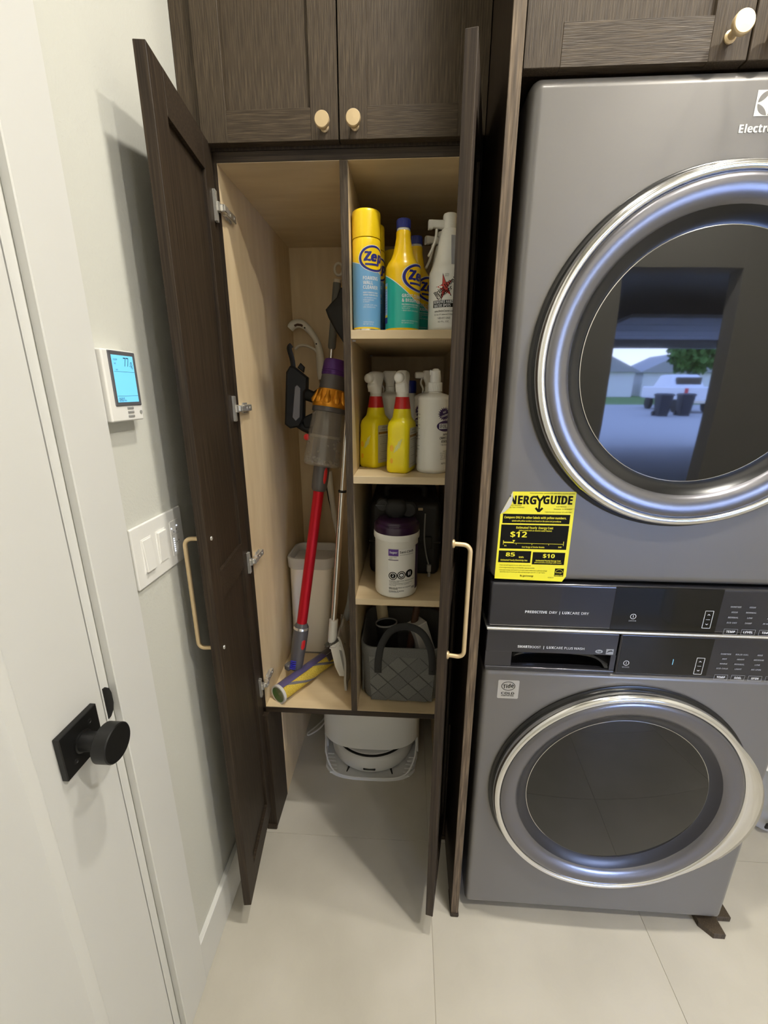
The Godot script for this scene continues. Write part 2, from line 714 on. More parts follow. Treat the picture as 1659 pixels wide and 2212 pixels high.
	M.smoke_clear.transparency = BaseMaterial3D.TRANSPARENCY_ALPHA
	M.hood_purple = m(96, 88, 130, 0.3, 0.2)
	M.hood_dark = m(86, 80, 84, 0.4, 0.2)
	M.green_clear = m(34, 84, 30, 0.15)
	M.roller_yellow = grain(noise_tex(61, 0.05, 3, [[0.0, 168, 142, 50], [0.5, 200, 172, 58], [1.0, 220, 196, 96]]), 0.85, Vector3.ONE * 8.0)
	M.roller_grey = m(112, 108, 108, 0.8)
	M.bone = m(222, 218, 204, 0.42)
	M.grip_grey = m(122, 124, 122, 0.65)
	M.bristle = m(96, 92, 84, 0.9)
	M.mop_cloth = grain(noise_tex(71, 0.2, 2, [[0.0, 150, 148, 142], [1.0, 214, 212, 204]]), 0.95, Vector3.ONE * 12.0, noise_tex(72, 0.25, 2, []), 0.08)
	M.cream = m(222, 212, 176, 0.5)
	M.robot_white = m(228, 229, 230, 0.32)
	M.basket_white = m(218, 220, 226, 0.4)
	M.paint_white = m(228, 230, 234, 0.3)
	M.door_white = m(214, 216, 222, 0.6)
	M.grass = m(96, 128, 60, 0.9)
	M.leaf = m(84, 120, 52, 0.8)
	M.dark_satin = m(58, 58, 62, 0.3, 0.6)


func box(lo: Vector3, hi: Vector3, called: String, mat: Material, parent: Node = null, r := 0.001, seg := 1) -> MeshInstance3D:
	return put(MB.new().rbox(lo, hi, r, seg), called, mat, parent)


func sbox(lo: Vector3, hi: Vector3, called: String, mat: Material) -> MeshInstance3D:
	var o := box(lo, hi, called, mat, null, 0.0005)
	o.set_meta("kind", "structure")
	return o


# ---------- the room ----------
func room() -> void:
	var fl := struct(MB.new().rbox(Vector3(-0.12, -0.06, -0.72), Vector3(2.72, -0.0015, 1.92), 0.0005), "floor", M.grout)
	var k := 0
	for i in 5:
		for j in 5:
			var x0 := maxf(-0.004, -0.0054 + 0.5816 * i)
			var x1 := minf(2.6, -0.0054 + 0.5816 * (i + 1))
			var z0 := maxf(-0.6, 0.0347 + 0.5816 * (j - 2))
			var z1 := minf(1.8, 0.0347 + 0.5816 * (j - 1))
			if z1 - z0 < 0.01:
				continue
			put(MB.new().rbox(Vector3(x0 + 0.0006, -0.012, z0 + 0.0006), Vector3(x1 - 0.0006, 0, z1 - 0.0006), 0.0004), "tile", M["tile%d" % ((i * 2 + j) % 3)], fl)
	# side wall with a doorway from z 0.5 to 1.35
	var w := MB.new().rbox(Vector3(-0.12, 0, -0.72), Vector3(0, CEIL, 0.495), 0.0005)
	w.rbox(Vector3(-0.12, 2.05, 0.495), Vector3(0, CEIL, 1.37), 0.0005)
	w.rbox(Vector3(-0.12, 0, 1.37), Vector3(0, CEIL, 1.92), 0.0005)
	struct(w, "wall_left", M.wall)
	struct(MB.new().rbox(Vector3(-0.12, 0, -0.72), Vector3(2.72, CEIL, -0.6), 0.0005), "wall_back", M.plain_wall)
	struct(MB.new().rbox(Vector3(2.6, 0, -0.72), Vector3(2.72, CEIL, 1.92), 0.0005), "wall_right", M.plain_wall)
	struct(MB.new().rbox(Vector3(-0.12, CEIL, -0.72), Vector3(2.72, CEIL + 0.1, 1.92), 0.0005), "ceiling", M.ceiling)
	# the wall behind the camera, with the opening to the garage
	w = MB.new().rbox(Vector3(-0.12, 0, 1.8), Vector3(1.45, CEIL, 1.92), 0.0005)
	w.rbox(Vector3(1.45, 2.06, 1.8), Vector3(2.14, CEIL, 1.92), 0.0005)
	w.rbox(Vector3(2.14, 0, 1.8), Vector3(2.72, CEIL, 1.92), 0.0005)
	struct(w, "wall_front", M.plain_wall)
	# casing and jamb of the side door
	w = MB.new().rbox(Vector3(0, 0, 0.402), Vector3(0.015, 2.13, 0.492), 0.0015)
	w.rbox(Vector3(0, 2.04, 0.492), Vector3(0.015, 2.13, 1.37), 0.0015)
	w.rbox(Vector3(0, 0, 1.37), Vector3(0.015, 2.13, 1.46), 0.0015)
	struct(w, "trim_1", M.white)
	w = MB.new().rbox(Vector3(-0.12, 0, 0.495), Vector3(0.003, 2.05, 0.5105), 0.001)
	w.rbox(Vector3(-0.12, 2.035, 0.5105), Vector3(0.003, 2.05, 1.355), 0.001)
	w.rbox(Vector3(-0.12, 0, 1.355), Vector3(0.003, 2.05, 1.37), 0.001)
	struct(w, "trim_2", M.white)
	struct(MB.new().rbox(Vector3(-0.12, 0, 0.5105), Vector3(-0.05, 2.035, 1.355), 0.001), "trim_3", M.white)
	struct(MB.new().rbox(Vector3(0, 0, 0.03), Vector3(0.013, 0.128, 0.402), 0.002), "baseboard_left", M.white)
	# the white door: flat frame round two sunken panels
	var x := 0.003
	var d := MB.new()
	d.rbox(Vector3(-0.035, 0.008, 0.513), Vector3(x, 2.03, 0.640), 0.001)
	d.rbox(Vector3(-0.035, 0.008, 1.226), Vector3(x, 2.03, 1.353), 0.001)
	for q in [[0.008, 0.25], [0.96 + 0.36, 0.96 + 0.5], [1.9, 2.03]]:
		d.rbox(Vector3(-0.035, q[0], 0.640), Vector3(x, q[1], 1.226), 0.0003)
	var door := struct(d, "door_1", M.white)
	for q in [[0.25, 1.32], [1.46, 1.9]]:
		var p := MB.new()
		var outer := PackedVector3Array([Vector3(x, q[0], 0.640), Vector3(x, q[1], 0.640), Vector3(x, q[1], 1.226), Vector3(x, q[0], 1.226)])
		var inner := PackedVector3Array([Vector3(x - 0.009, q[0] + 0.011, 0.651), Vector3(x - 0.009, q[1] - 0.011, 0.651), Vector3(x - 0.009, q[1] - 0.011, 1.215), Vector3(x - 0.009, q[0] + 0.011, 1.215)])
		for i in 4:
			var jn := (i + 1) % 4
			var e: Vector3 = outer[jn] - outer[i]
			var nn := e.cross(inner[i] - outer[i]).normalized()
			if nn.x < 0:
				nn = -nn
			p.quad(outer[i], outer[jn], inner[jn], inner[i], nn)
		p.rbox(Vector3(-0.03, q[0] + 0.0105, 0.6505), Vector3(x - 0.009, q[1] - 0.0105, 1.2155), 0.0002)
		put(p, "door_panel", M.white, door)
	# black knob on a square plate
	var kc := Vector3(x, 0.905, 0.573)
	var ks := MB.new().rbox(kc + Vector3(0, -0.0365, -0.0365), kc + Vector3(0.010, 0.0365, 0.0365), 0.0012)
	var rose := put(ks, "knob_plate", M.black_metal, door)
	ks = MB.new().lathe([Vector2(0, 0.009), Vector2(0.0165, 0.009), Vector2(0.0165, 0.012), Vector2(0.0145, 0.013), Vector2(0.0125, 0.040), Vector2(0.027, 0.042), Vector2(0.0285, 0.0435), Vector2(0.0285, 0.063), Vector2(0.027, 0.0645), Vector2(0, 0.0645)], 40, Transform3D(XUP, kc))
	put(ks, "door_knob", M.black_metal, door)
	for s in [Vector3(0.010, 0.019, -0.018), Vector3(0.010, -0.019, 0.018)]:
		put(MB.new().lathe([Vector2(0.004, 0), Vector2(0.004, 0.001), Vector2(0.0025, 0.0012), Vector2(0.002, 0.0002), Vector2(0, 0.0002)], 16, Transform3D(XUP, kc + s)), "screw", M.black, rose)
	# strike plate folded round the jamb
	var sp := PackedVector2Array([Vector2(0, -0.029), Vector2(0.006, -0.028), Vector2(0.013, -0.021), Vector2(0.016, -0.010), Vector2(0.016, 0.010), Vector2(0.013, 0.021), Vector2(0.006, 0.028), Vector2(0, 0.029)])
	put(MB.new().extr(sp, 0.0, 0.0018, Transform3D(WEST, Vector3(0.003, 0.915, 0.509)), 0.0005), "strike_plate", M.black, get_node("trim_2"))


# ---------- cupboard doors ----------
# drawn closed in its own axes: hinge at x 0, width towards side, face at z 0.019; then turned
func shaker(parent: Node, at: Vector3, turn: float, w: float, h: float, side: float, rails: Array, st: float, mats: Array) -> MeshInstance3D:
	var X := func(a: float, b: float) -> Vector2: return Vector2(minf(a * side, b * side), maxf(a * side, b * side))
	var T := 0.019
	var b := MB.new()
	for q in [X.call(0.0, st), X.call(w - st, w)]:
		b.rbox(Vector3(q.x, 0, 0), Vector3(q.y, h, T), 0.0008)
	var o := put(b, "door", mats[0], parent, true)
	o.position = at
	o.rotation.y = turn
	var q: Vector2 = X.call(st, w - st)
	for i in rails.size():
		put(MB.new().rbox(Vector3(q.x, rails[i][0], 0), Vector3(q.y, rails[i][1], T), 0.0004), "rail", mats[1], o, true)
		if i:
			put(MB.new().rbox(Vector3(q.x - 0.004, rails[i - 1][1] - 0.004, 0.0075), Vector3(q.y + 0.004, rails[i][0] + 0.004, 0.0125), 0.0002), "panel", mats[2], o, true)
	return o


func bar_handle(door: Node, x: float, y0: float, y1: float, z: float) -> void:
	var pts := []
	var a := Vector3(x, y0, z)
	var c := Vector3(x, y1, z)
	pts.append(a)
	pts.append_array(arc(a + Vector3(0, 0.014, 0.021), Vector3(0, -1, 0), Vector3(0, 0, 1), 0.014, 0, PI / 2))
	pts.append_array(arc(c + Vector3(0, -0.014, 0.021), Vector3(0, 0, 1), Vector3(0, 1, 0), 0.014, 0, PI / 2))
	pts.append(c)
	var b := MB.new().tube(pts, 0.0046, 12)
	for p in [a, c]:
		b.lathe([Vector2(0, 0), Vector2(0.0085, 0), Vector2(0.0085, 0.003), Vector2(0.006, 0.0045), Vector2(0, 0.0045)], 20, Transform3D(ZUP, p))
	put(b, "handle", M.brass, door, true)


func round_knob(parent: Node, c: Vector3) -> void:  # c on the door face, projects to +z
	put(MB.new().lathe([Vector2(0, 0), Vector2(0.0085, 0), Vector2(0.0085, 0.002), Vector2(0.006, 0.0045), Vector2(0.0052, 0.014), Vector2(0.007, 0.0205), Vector2(0.0135, 0.0225), Vector2(0.0148, 0.0242), Vector2(0.0148, 0.0295), Vector2(0.0135, 0.0312), Vector2(0, 0.0318)], 36, Transform3D(ZUP, c)), "knob", M.brass, parent)


func hinge(door: Node, x: float, y: float, side: float) -> void:  # in door axes, inner face z 0
	var b := MB.new()
	for q in [[0.014, 0.019], [0.021, 0.027]]:
		b.rbox(Vector3(minf(side * (x + q[0]), side * (x + q[1])), y - 0.03, -0.0075), Vector3(maxf(side * (x + q[0]), side * (x + q[1])), y + 0.03, 0.0), 0.001)
	b.rbox(Vector3(minf(side * (x + 0.006), side * (x + 0.021)), y - 0.009, -0.013), Vector3(maxf(side * (x + 0.006), side * (x + 0.021)), y + 0.009, -0.003), 0.0012)
	put(b, "hinge_cup", M.nickel, door, true)


func hinge_arm(parent: Node, x: float, y: float, s: float) -> void:
	var b := MB.new()
	b.rbox(Vector3(minf(x, x + s * 0.011), y - 0.0085, -0.062), Vector3(maxf(x, x + s * 0.011), y + 0.0085, -0.006), 0.0025, 2)
	b.rbox(Vector3(minf(x, x + s * 0.004), y - 0.013, -0.048), Vector3(maxf(x, x + s * 0.004), y + 0.013, -0.020), 0.001)
	b.rbox(Vector3(minf(x + s * 0.003, x + s * 0.015), y - 0.007, -0.008), Vector3(maxf(x + s * 0.003, x + s * 0.015), y + 0.007, 0.013), 0.0015)
	for z in [-0.030, -0.050]:
		b.lathe([Vector2(0.0035, 0), Vector2(0.0035, 0.0008), Vector2(0, 0.0008)], 12, Transform3D(XUP if s > 0 else XUP.rotated(Vector3.UP, PI), Vector3(x + s * 0.011, y, z)))
	put(b, "hinge_arm", M.nickel, parent)


const SHELF := [1.5395, 1.1936, 0.8475]


func cupboard() -> void:
	var t := thing("utility_cupboard", "tall dark oak cupboard standing open with pale maple shelves and two shaker doors", "cupboard", Vector3(0.337, 0, -0.28))
	var zb := -0.575
	# sides, back, top, bottom, divider
	box(Vector3(0.0462, 0.4514, zb), Vector3(0.0652, 1.8905, -0.001), "side_panel", M.maple, t, 0.0006)
	box(Vector3(0.609, 0.4514, zb), Vector3(0.628, 1.8905, -0.001), "side_panel", M.maple, t, 0.0006)
	box(Vector3(0.0652, 0.4514, zb), Vector3(0.609, 1.8905, zb + 0.012), "back_panel", M.maple, t, 0.0003)
	box(Vector3(0.0652, 1.8705, zb + 0.012), Vector3(0.609, 1.8895, -0.002), "top_panel", M.maple_flat, t, 0.0004)
	box(Vector3(0.0652, 0.4514, zb + 0.012), Vector3(0.609, 0.4704, -0.002), "bottom_panel", M.maple_flat, t, 0.0004)
	box(Vector3(0.330, 0.4704, zb + 0.012), Vector3(0.3474, 1.8705, -0.002), "divider", M.maple, t, 0.0004)
	for q in SHELF:
		var s := box(Vector3(0.3477, q - 0.019, zb + 0.012), Vector3(0.6087, q, -0.001), "shelf", M.maple_flat, t, 0.0006)
		for p in [Vector3(0.3477, q - 0.0225, -0.03), Vector3(0.3477, q - 0.0225, -0.5)]:
			put(MB.new().rbox(p, p + Vector3(0.009, 0.0034, 0.007), 0.001), "shelf_peg", M.white, s)
	# dark front edging
	box(Vector3(0.3300, 0.4704, -0.002), Vector3(0.3474, 1.8705, 0.0), "front_edge", M.oak, t, 0.0004)
	box(Vector3(0.0462, 0.4514, -0.002), Vector3(0.6280, 0.4690, 0.0), "front_edge", M.oak_dark_flat, t, 0.0004)
	box(Vector3(0.0462, 1.8715, -0.002), Vector3(0.6280, 1.8905, 0.0), "front_edge", M.oak_dark_flat, t, 0.0004)
	for x in [[0.0462, 0.0652], [0.609, 0.628]]:
		box(Vector3(x[0], 0.4514, -0.002), Vector3(x[1], 1.8905, 0.0), "front_edge", M.oak_dark, t, 0.0004)
	# legs under the carcass: dark in front, bare maple behind
	for s in [0, 1]:
		var x0 := 0.0433 if s == 0 else 0.600
		var x1 := 0.0746 if s == 0 else 0.629
		var lg := MB.new().rbox(Vector3(x0, 0.0, -0.105), Vector3(x1, 0.4514, 0.0175), 0.0008)
		lg.rbox(Vector3(x0 - 0.0005, 0.0, 0.016), Vector3(x1 + 0.001, 0.014, 0.0255), 0.0015)
		put(lg, "front_leg", M.oak_dark, t)
		box(Vector3(0.0462 if s == 0 else 0.609, 0, -0.58), Vector3(0.0735 if s == 0 else 0.629, 0.4514, -0.1055), "lower_side", M.maple, t, 0.0005)
	box(Vector3(0.0736, 0.19, -0.136), Vector3(0.0768, 0.45, -0.1075), "packing_strip", M.strip, t, 0.0004)
	# the two long doors
	var H := 1.8214
	var rails := [[0.0, 0.070], [0.880, 0.946], [1.757, H]]
	var mats := [M.oak_dark, M.oak_dark_flat, M.oak_dark]
	var L := shaker(t, Vector3(0.0575, 0.0788, 0.002) - t.position, -1.457, 0.285, H, 1.0, rails, 0.056, mats)
	L.set_meta("label", "left door swung open beside the white wall")
	bar_handle(L, 0.259, 0.778, 1.034, 0.019)
	for y in [1.7055, 1.282, 0.878, 0.478]:
		hinge(L, 0.0, y, 1.0)
		hinge_arm(t, 0.0652, y + 0.0788, 1.0)
	for y in [0.778, 1.034]:
		put(MB.new().lathe([Vector2(0.005, 0), Vector2(0.0045, 0.0016), Vector2(0.002, 0.0026), Vector2(0, 0.002)], 14, Transform3D(ZUP.rotated(Vector3.UP, PI), Vector3(0.259, y, 0.0))), "screw", M.nickel, L, true)
	var R := shaker(t, Vector3(0.608, 0.0788, -0.001) - t.position, 1.3863, 0.285, H, -1.0, rails, 0.056, mats)
	R.set_meta("label", "right door standing edge on beside the washer")
	bar_handle(R, -0.259, 0.778, 1.034, 0.019)
	for y in [1.7055, 1.282, 0.878, 0.478]:
		hinge(R, 0.0, y, -1.0)


func upper_cupboard() -> void:
	var t := thing("wall_cupboard", "closed dark oak wall cupboard with two round brass knobs above the open cupboard", "cupboard", Vector3(0.337, 1.8915, -0.28))
	box(Vector3(0.0462, 1.8915, -0.575), Vector3(0.628, 2.55, 0.0), "carcass", M.oak_dark, t, 0.0006)
	box(Vector3(0.001, 1.8915, -0.02), Vector3(0.0435, 2.55, 0.0095), "filler_strip", M.oak, t, 0.0008)
	box(Vector3(0.001, 0.10, -0.02), Vector3(0.0430, 1.8910, 0.0), "filler_strip", M.oak, t, 0.0008)
	var mats := [M.oak, M.oak_flat, M.oak_panel]
	var rails := [[0.0, 0.055], [0.585, 0.64]]
	var L := shaker(t, Vector3(0.0462, 1.8965, 0.001) - t.position, 0.0, 0.286, 0.64, 1.0, rails, 0.056, mats)
	var R := shaker(t, Vector3(0.6285, 1.8965, 0.001) - t.position, 0.0, 0.2935, 0.64, -1.0, rails, 0.056, mats)
	round_knob(L, Vector3(0.3045, 1.917, 0.020))
	round_knob(R, Vector3(0.3665, 1.918, 0.020))


func tower_cupboard() -> void:
	var p := thing("end_panel", "tall thin dark oak end panel between the cupboard and the washer", "panel", Vector3(0.64, 0, -0.18))
	var b := MB.new().rbox(Vector3(0.6302, 0, -0.58), Vector3(0.6502, 2.60, 0.226), 0.0006)
	put(b, "panel", M.oak_dark, p)
	box(Vector3(0.6302, 0.010, 0.2262), Vector3(0.6502, 2.60, 0.2297), "front_edge", M.edge_wood, p, 0.0006)
	put(MB.new().rbox(Vector3(0.6285, 0, 0.17), Vector3(0.6515, 0.011, 0.234), 0.002), "foot_block", M.oak_dark, p)
	p = thing("end_panel", "set-back dark oak end panel on the far side of the washer", "panel", Vector3(1.368, 0, -0.25))
	put(MB.new().rbox(Vector3(1.3575, 0, -0.58), Vector3(1.3775, 2.60, 0.10), 0.0006), "panel", M.oak_dark, p)
	put(MB.new().rbox(Vector3(1.3575, 0, 0.10), Vector3(1.3985, 0.016, 0.200), 0.002), "foot_block", M.oak, p)
	var t := thing("wall_cupboard", "closed dark oak wall cupboard directly above the washer and dryer", "cupboard", Vector3(1.004, 1.886, -0.19))
	box(Vector3(0.6510, 1.889, -0.58), Vector3(1.3570, 2.55, 0.198), "carcass", M.oak_dark, t, 0.0006)
	var mats := [M.oak, M.oak_flat, M.oak_panel]
	var rails := [[0.0, 0.055], [0.60, 0.655]]
	var L := shaker(t, Vector3(0.6535, 1.886, 0.2005) - t.position, 0.0, 0.331, 0.655, 1.0, rails, 0.056, mats)
	var R := shaker(t, Vector3(1.354, 1.886, 0.2005) - t.position, 0.0, 0.3665, 0.655, -1.0, rails, 0.056, mats)
	round_knob(L, Vector3(0.9545, 1.914, 0.2195))
	round_knob(R, Vector3(1.018, 1.914, 0.2195))


# ---------- the stacked washer and dryer ----------
const TZ := 0.2165


func laundry_tower() -> void:
	var t := thing("laundry_tower", "tall grey stacked washer and dryer with two round chrome-rimmed doors", "washer dryer", Vector3(1.011, 0, -0.16))
	var x0 := 0.668
	var x1 := 1.354
	put(MB.new().rbox(Vector3(x0, 1.0165, -0.55), Vector3(x1, 1.8817, TZ), 0.020, 4), "dryer_body", M.appliance, t)
	put(MB.new().rbox(Vector3(x0, 0.035, -0.55), Vector3(x1, 0.7945, TZ), 0.014, 4), "washer_body", M.appliance, t)
	put(MB.new().rbox(Vector3(x0 + 0.004, 0.78, -0.54), Vector3(x1 - 0.004, 1.03, 0.165), 0.004), "middle_body", M.appliance_side, t)
	for x in [x0 + 0.05, x1 - 0.05]:
		for z in [-0.48, 0.15]:
			put(MB.new().lathe([Vector2(0, 0), Vector2(0.022, 0), Vector2(0.022, 0.008), Vector2(0.012, 0.012), Vector2(0.012, 0.045), Vector2(0, 0.045)], 16, Transform3D(Basis.IDENTITY, Vector3(x, 0, z))), "foot", M.rubber, t)
	# dryer strip, bright seam, washer strip
	var dp := put(MB.new().rbox(Vector3(x0 + 0.001, 0.9055, 0.10), Vector3(x1 - 0.001, 1.0135, TZ + 0.001), 0.008, 3), "dryer_panel", M.panel, t)
	put(MB.new().rbox(Vector3(x0 - 0.001, 0.8985, 0.10), Vector3(x1 + 0.001, 0.9045, TZ + 0.004), 0.0025, 2), "seam_trim", M.nickel, t)
	var wp := put(MB.new().rbox(Vector3(0.958, 0.7965, 0.10), Vector3(x1 - 0.001, 0.8975, TZ + 0.001), 0.004, 2), "washer_panel", M.panel, t)
	put(MB.new().rbox(Vector3(0.930, 0.909, TZ - 0.004), Vector3(1.150, 1.010, TZ + 0.0016), 0.001), "display", M.display, dp)
	put(MB.new().rbox(Vector3(0.962, 0.800, TZ - 0.004), Vector3(1.155, 0.894, TZ + 0.0016), 0.001), "display", M.display, wp)
	# detergent drawer with a pocket grip
	var dr := MB.new()
	var px0 := 0.728
	var px1 := 0.944
	var py0 := 0.806
	var py1 := 0.842
	dr.rbox(Vector3(x0 + 0.001, py1, 0.10), Vector3(0.9555, 0.8975, TZ + 0.001), 0.003, 2)
	dr.rbox(Vector3(x0 + 0.001, 0.7965, 0.10), Vector3(0.9555, py0, TZ + 0.004), 0.003, 2)
	dr.rbox(Vector3(x0 + 0.001, py0 - 0.002, 0.10), Vector3(px0, py1 + 0.002, TZ + 0.0006), 0.0005)
	dr.rbox(Vector3(px1, py0 - 0.002, 0.10), Vector3(0.9555, py1 + 0.002, TZ + 0.0006), 0.0005)
	var drawer := put(dr, "detergent_drawer", M.panel, t)
	var pk := MB.new()
	var rows := []
	for i in 7:
		var f := i / 6.0
		var row := PackedVector3Array()
		for j in 13:
			var g := j / 12.0
			row.append(Vector3(lerpf(px0 - 0.002, px1 + 0.002, g), lerpf(py0 - 0.002, py1 + 0.002, f), TZ - 0.004 - 0.040 * sqrt(maxf(0.0, 1.0 - pow(absf(2 * g - 1), 4))) * sqrt(maxf(0.0, 1.0 - pow(absf(2 * f - 1), 4)))))
		rows.append(row)
	pk.grid(rows, false, false, 80)
	put(pk, "grip_pocket", M.black_chrome, drawer)
	round_door(t, "dryer_door", Vector3(1.011, 1.4545, TZ), 0.299, false)
	round_door(t, "washer_door", Vector3(1.0095, 0.4615, TZ), 0.298, true)
	# lettering on the strips
	var f := Basis.IDENTITY
	var z := TZ + 0.0013
	var a := 0.747
	for q in [["PREDICTIVE", 0.0465, "bold"], ["DRY", 0.0165, "plain"], ["|", 0.001, "plain"], ["LUX", 0.0155, "bold"], ["CARE DRY", 0.040, "plain"]]:
		text(q[0], "lettering", dp, M.print_white, 0.0058, Transform3D(f, Vector3(a, 0.945, z)), q[1], 0, 0, q[2])
		a += q[1] + (0.0005 if q[0] == "LUX" else 0.005)
	a = 0.739
	for q in [["SMART", 0.0255, "bold"], ["BOOST", 0.0245, "plain"], ["|", 0.001, "plain"], ["LUX", 0.0155, "bold"], ["CARE PLUS WASH", 0.0655, "plain"]]:
		text(q[0], "lettering", drawer, M.print_white, 0.0058, Transform3D(f, Vector3(a, 0.858, z)), q[1], 0, 0, q[2])
		a += q[1] + (0.0005 if q[0] in ["LUX", "SMART"] else 0.006)
	# small marks: he oval and star square
	mark(ellipse(0.0082, 0.0048), "he_mark", drawer, M.print_grey, Transform3D(f, Vector3(0.9165, 0.8525, z)))
	text("he", "lettering", drawer, M.panel, 0.005, Transform3D(f, Vector3(0.9165, 0.8525, z + 0.0002)), 0.0085, 0, 1, "bold")
	mark(bar(0.9315, 0.846, 0.9475, 0.8595), "star_mark", drawer, M.print_grey, Transform3D(f, Vector3(0, 0, z)))
	var sw := PackedVector2Array([Vector2(0.9325, 0.849), Vector2(0.9365, 0.8555), Vector2(0.943, 0.857), Vector2(0.9468, 0.8525), Vector2(0.942, 0.8535), Vector2(0.937, 0.852)])
	mark(sw, "star_swoosh", drawer, M.panel, Transform3D(f, Vector3(0, 0, z + 0.0002)))
	controls(dp, 0.975, 0.942, "DRYER", 1.129, 0.940, [["SANITIZE", "HIGH", "75"], ["HIGH", "NORMAL", "60"], ["NORMAL", "LOW", "45"], ["ECO DRY", "DAMP", "30 MIN"]], ["TEMP", "LEVEL", "TIME"], 1.179, 0.972, 0.0125, 0.912)
	controls(wp, 0.979, 0.826, "WASHER", 1.135, 0.825, [["SANITIZE", "SOLID SOIL", "MAX"], ["HOT", "HEAVY", "MEDIUM"], ["WARM", "NORMAL", "LOW"], ["ECO COLD", "LIGHT", "NO SPIN"]], ["TEMP", "SOIL", "SPIN", "OPT"], 1.184, 0.858, 0.0122, 0.798)
	put(MB.new().rbox(Vector3(1.0772, 0.826, z), Vector3(1.0782, 0.840, z + 0.0006), 0.0002), "cursor", M.led_blue, wp)
	# maker's mark on the dryer
	var body := t.get_node("dryer_body")
	var lg := Vector3(1.0325, 1.834, TZ + 0.0004)
	mark(bar(-0.0195, -0.0165, 0.0195, 0.0165), "maker_mark", body, M.print_silver, Transform3D(f, lg))
	for s in [Vector2(-1, 1), Vector2(-1, -1), Vector2(1, 1), Vector2(1, -1)]:
		var leaf := PackedVector2Array()
		for i in 11:
			var g := PI / 2 * i / 10.0
			leaf.append(Vector2(s.x * (0.0158 * cos(g) + 0.0010), s.y * (0.0148 * sin(g) + 0.0010)))
		for i in range(9, 0, -1):
			var g := PI / 2 * i / 10.0
			leaf.append(Vector2(s.x * (0.0158 * pow(cos(g), 3) + 0.0010), s.y * (0.0148 * pow(sin(g), 3) + 0.0010)))
		mark(leaf, "maker_mark_leaf", body, M.appliance, Transform3D(f, lg), 0.0003)
	text("Electrolux", "lettering", body, M.print_silver, 0.0105, Transform3D(f, Vector3(0.9955, 1.8015, TZ + 0.0004)), 0.074, 0.0, 0, "bold", 0.0, 0.02)


func controls(p: Node, bx: float, by: float, word: String, ax: float, ay: float, rows: Array, keys: Array, tx: float, ty: float, dy: float, ky: float) -> void:
	var f := Basis.IDENTITY
	var z := TZ + 0.0018
	var b := MB.new()
	b.grid([ring(bx, by, 0.0052, z), ring(bx, by, 0.0062, z)], true, false, 80)
	b.rbox(Vector3(bx - 0.0004, by - 0.0028, z - 0.0002), Vector3(bx + 0.0004, by + 0.0028, z + 0.0001), 0.00005)
	put(b, "power_symbol", M.print_white, p)
	text(word, "lettering", p, M.print_grey, 0.0032, Transform3D(f, Vector3(bx, by - 0.0105, z)), 0.0155, 0, 1, "plain")
	# up and down key
	b = MB.new()
	frame(b, ax, ay, 0.0165, 0.041, 0.0009, z)
	for s in [1, -1]:
		for e in [1, -1]:
			b.rbox(Vector3(-0.0034, -0.0005, -0.0001), Vector3(0.0002, 0.0005, 0.0001), 0.00005, 1, Transform3D(Basis(Vector3(0, 0, 1), s * e * 0.75) * Basis.from_scale(Vector3(e, 1, 1)), Vector3(ax, ay + s * 0.0125, z)))
	b.rbox(Vector3(ax - 0.004, ay - 0.0003, z - 0.0001), Vector3(ax + 0.004, ay + 0.0003, z + 0.0001), 0.00005)
	put(b, "arrow_key", M.print_white, p)
	for i in rows.size():
		for j in 3:
			text(rows[i][j], "lettering", p, M.print_grey, 0.0036, Transform3D(f, Vector3(tx + 0.0335 * j + (0.004 if j == 2 else 0.0), ty - dy * i, z)), 0.0, 0, 1, "bold")
	for j in keys.size():
		b = MB.new()
		frame(b, tx + 0.002 + 0.036 * j, ky + 0.001, 0.028, 0.0125, 0.0006, z)
		put(b, "key", M.print_grey, p)
		text(keys[j], "lettering", p, M.print_white, 0.005, Transform3D(f, Vector3(tx + 0.002 + 0.036 * j, ky + 0.001, z)), 0.0, 0, 1, "bold")


func ring(x: float, y: float, r: float, z: float) -> PackedVector3Array:
	var o := PackedVector3Array()
	for i in 28:
		o.append(Vector3(x + r * cos(TAU * i / 28), y + r * sin(TAU * i / 28), z))
	return o


func frame(b: MB, cx: float, cy: float, w: float, h: float, t: float, z: float) -> void:
	for s in [-1, 1]:
		b.rbox(Vector3(cx - w / 2, cy + s * h / 2 - t / 2, z - 0.0001), Vector3(cx + w / 2, cy + s * h / 2 + t / 2, z + 0.0001), 0.00005)
		b.rbox(Vector3(cx + s * w / 2 - t / 2, cy - h / 2, z - 0.0001), Vector3(cx + s * w / 2 + t / 2, cy + h / 2, z + 0.0001), 0.00005)


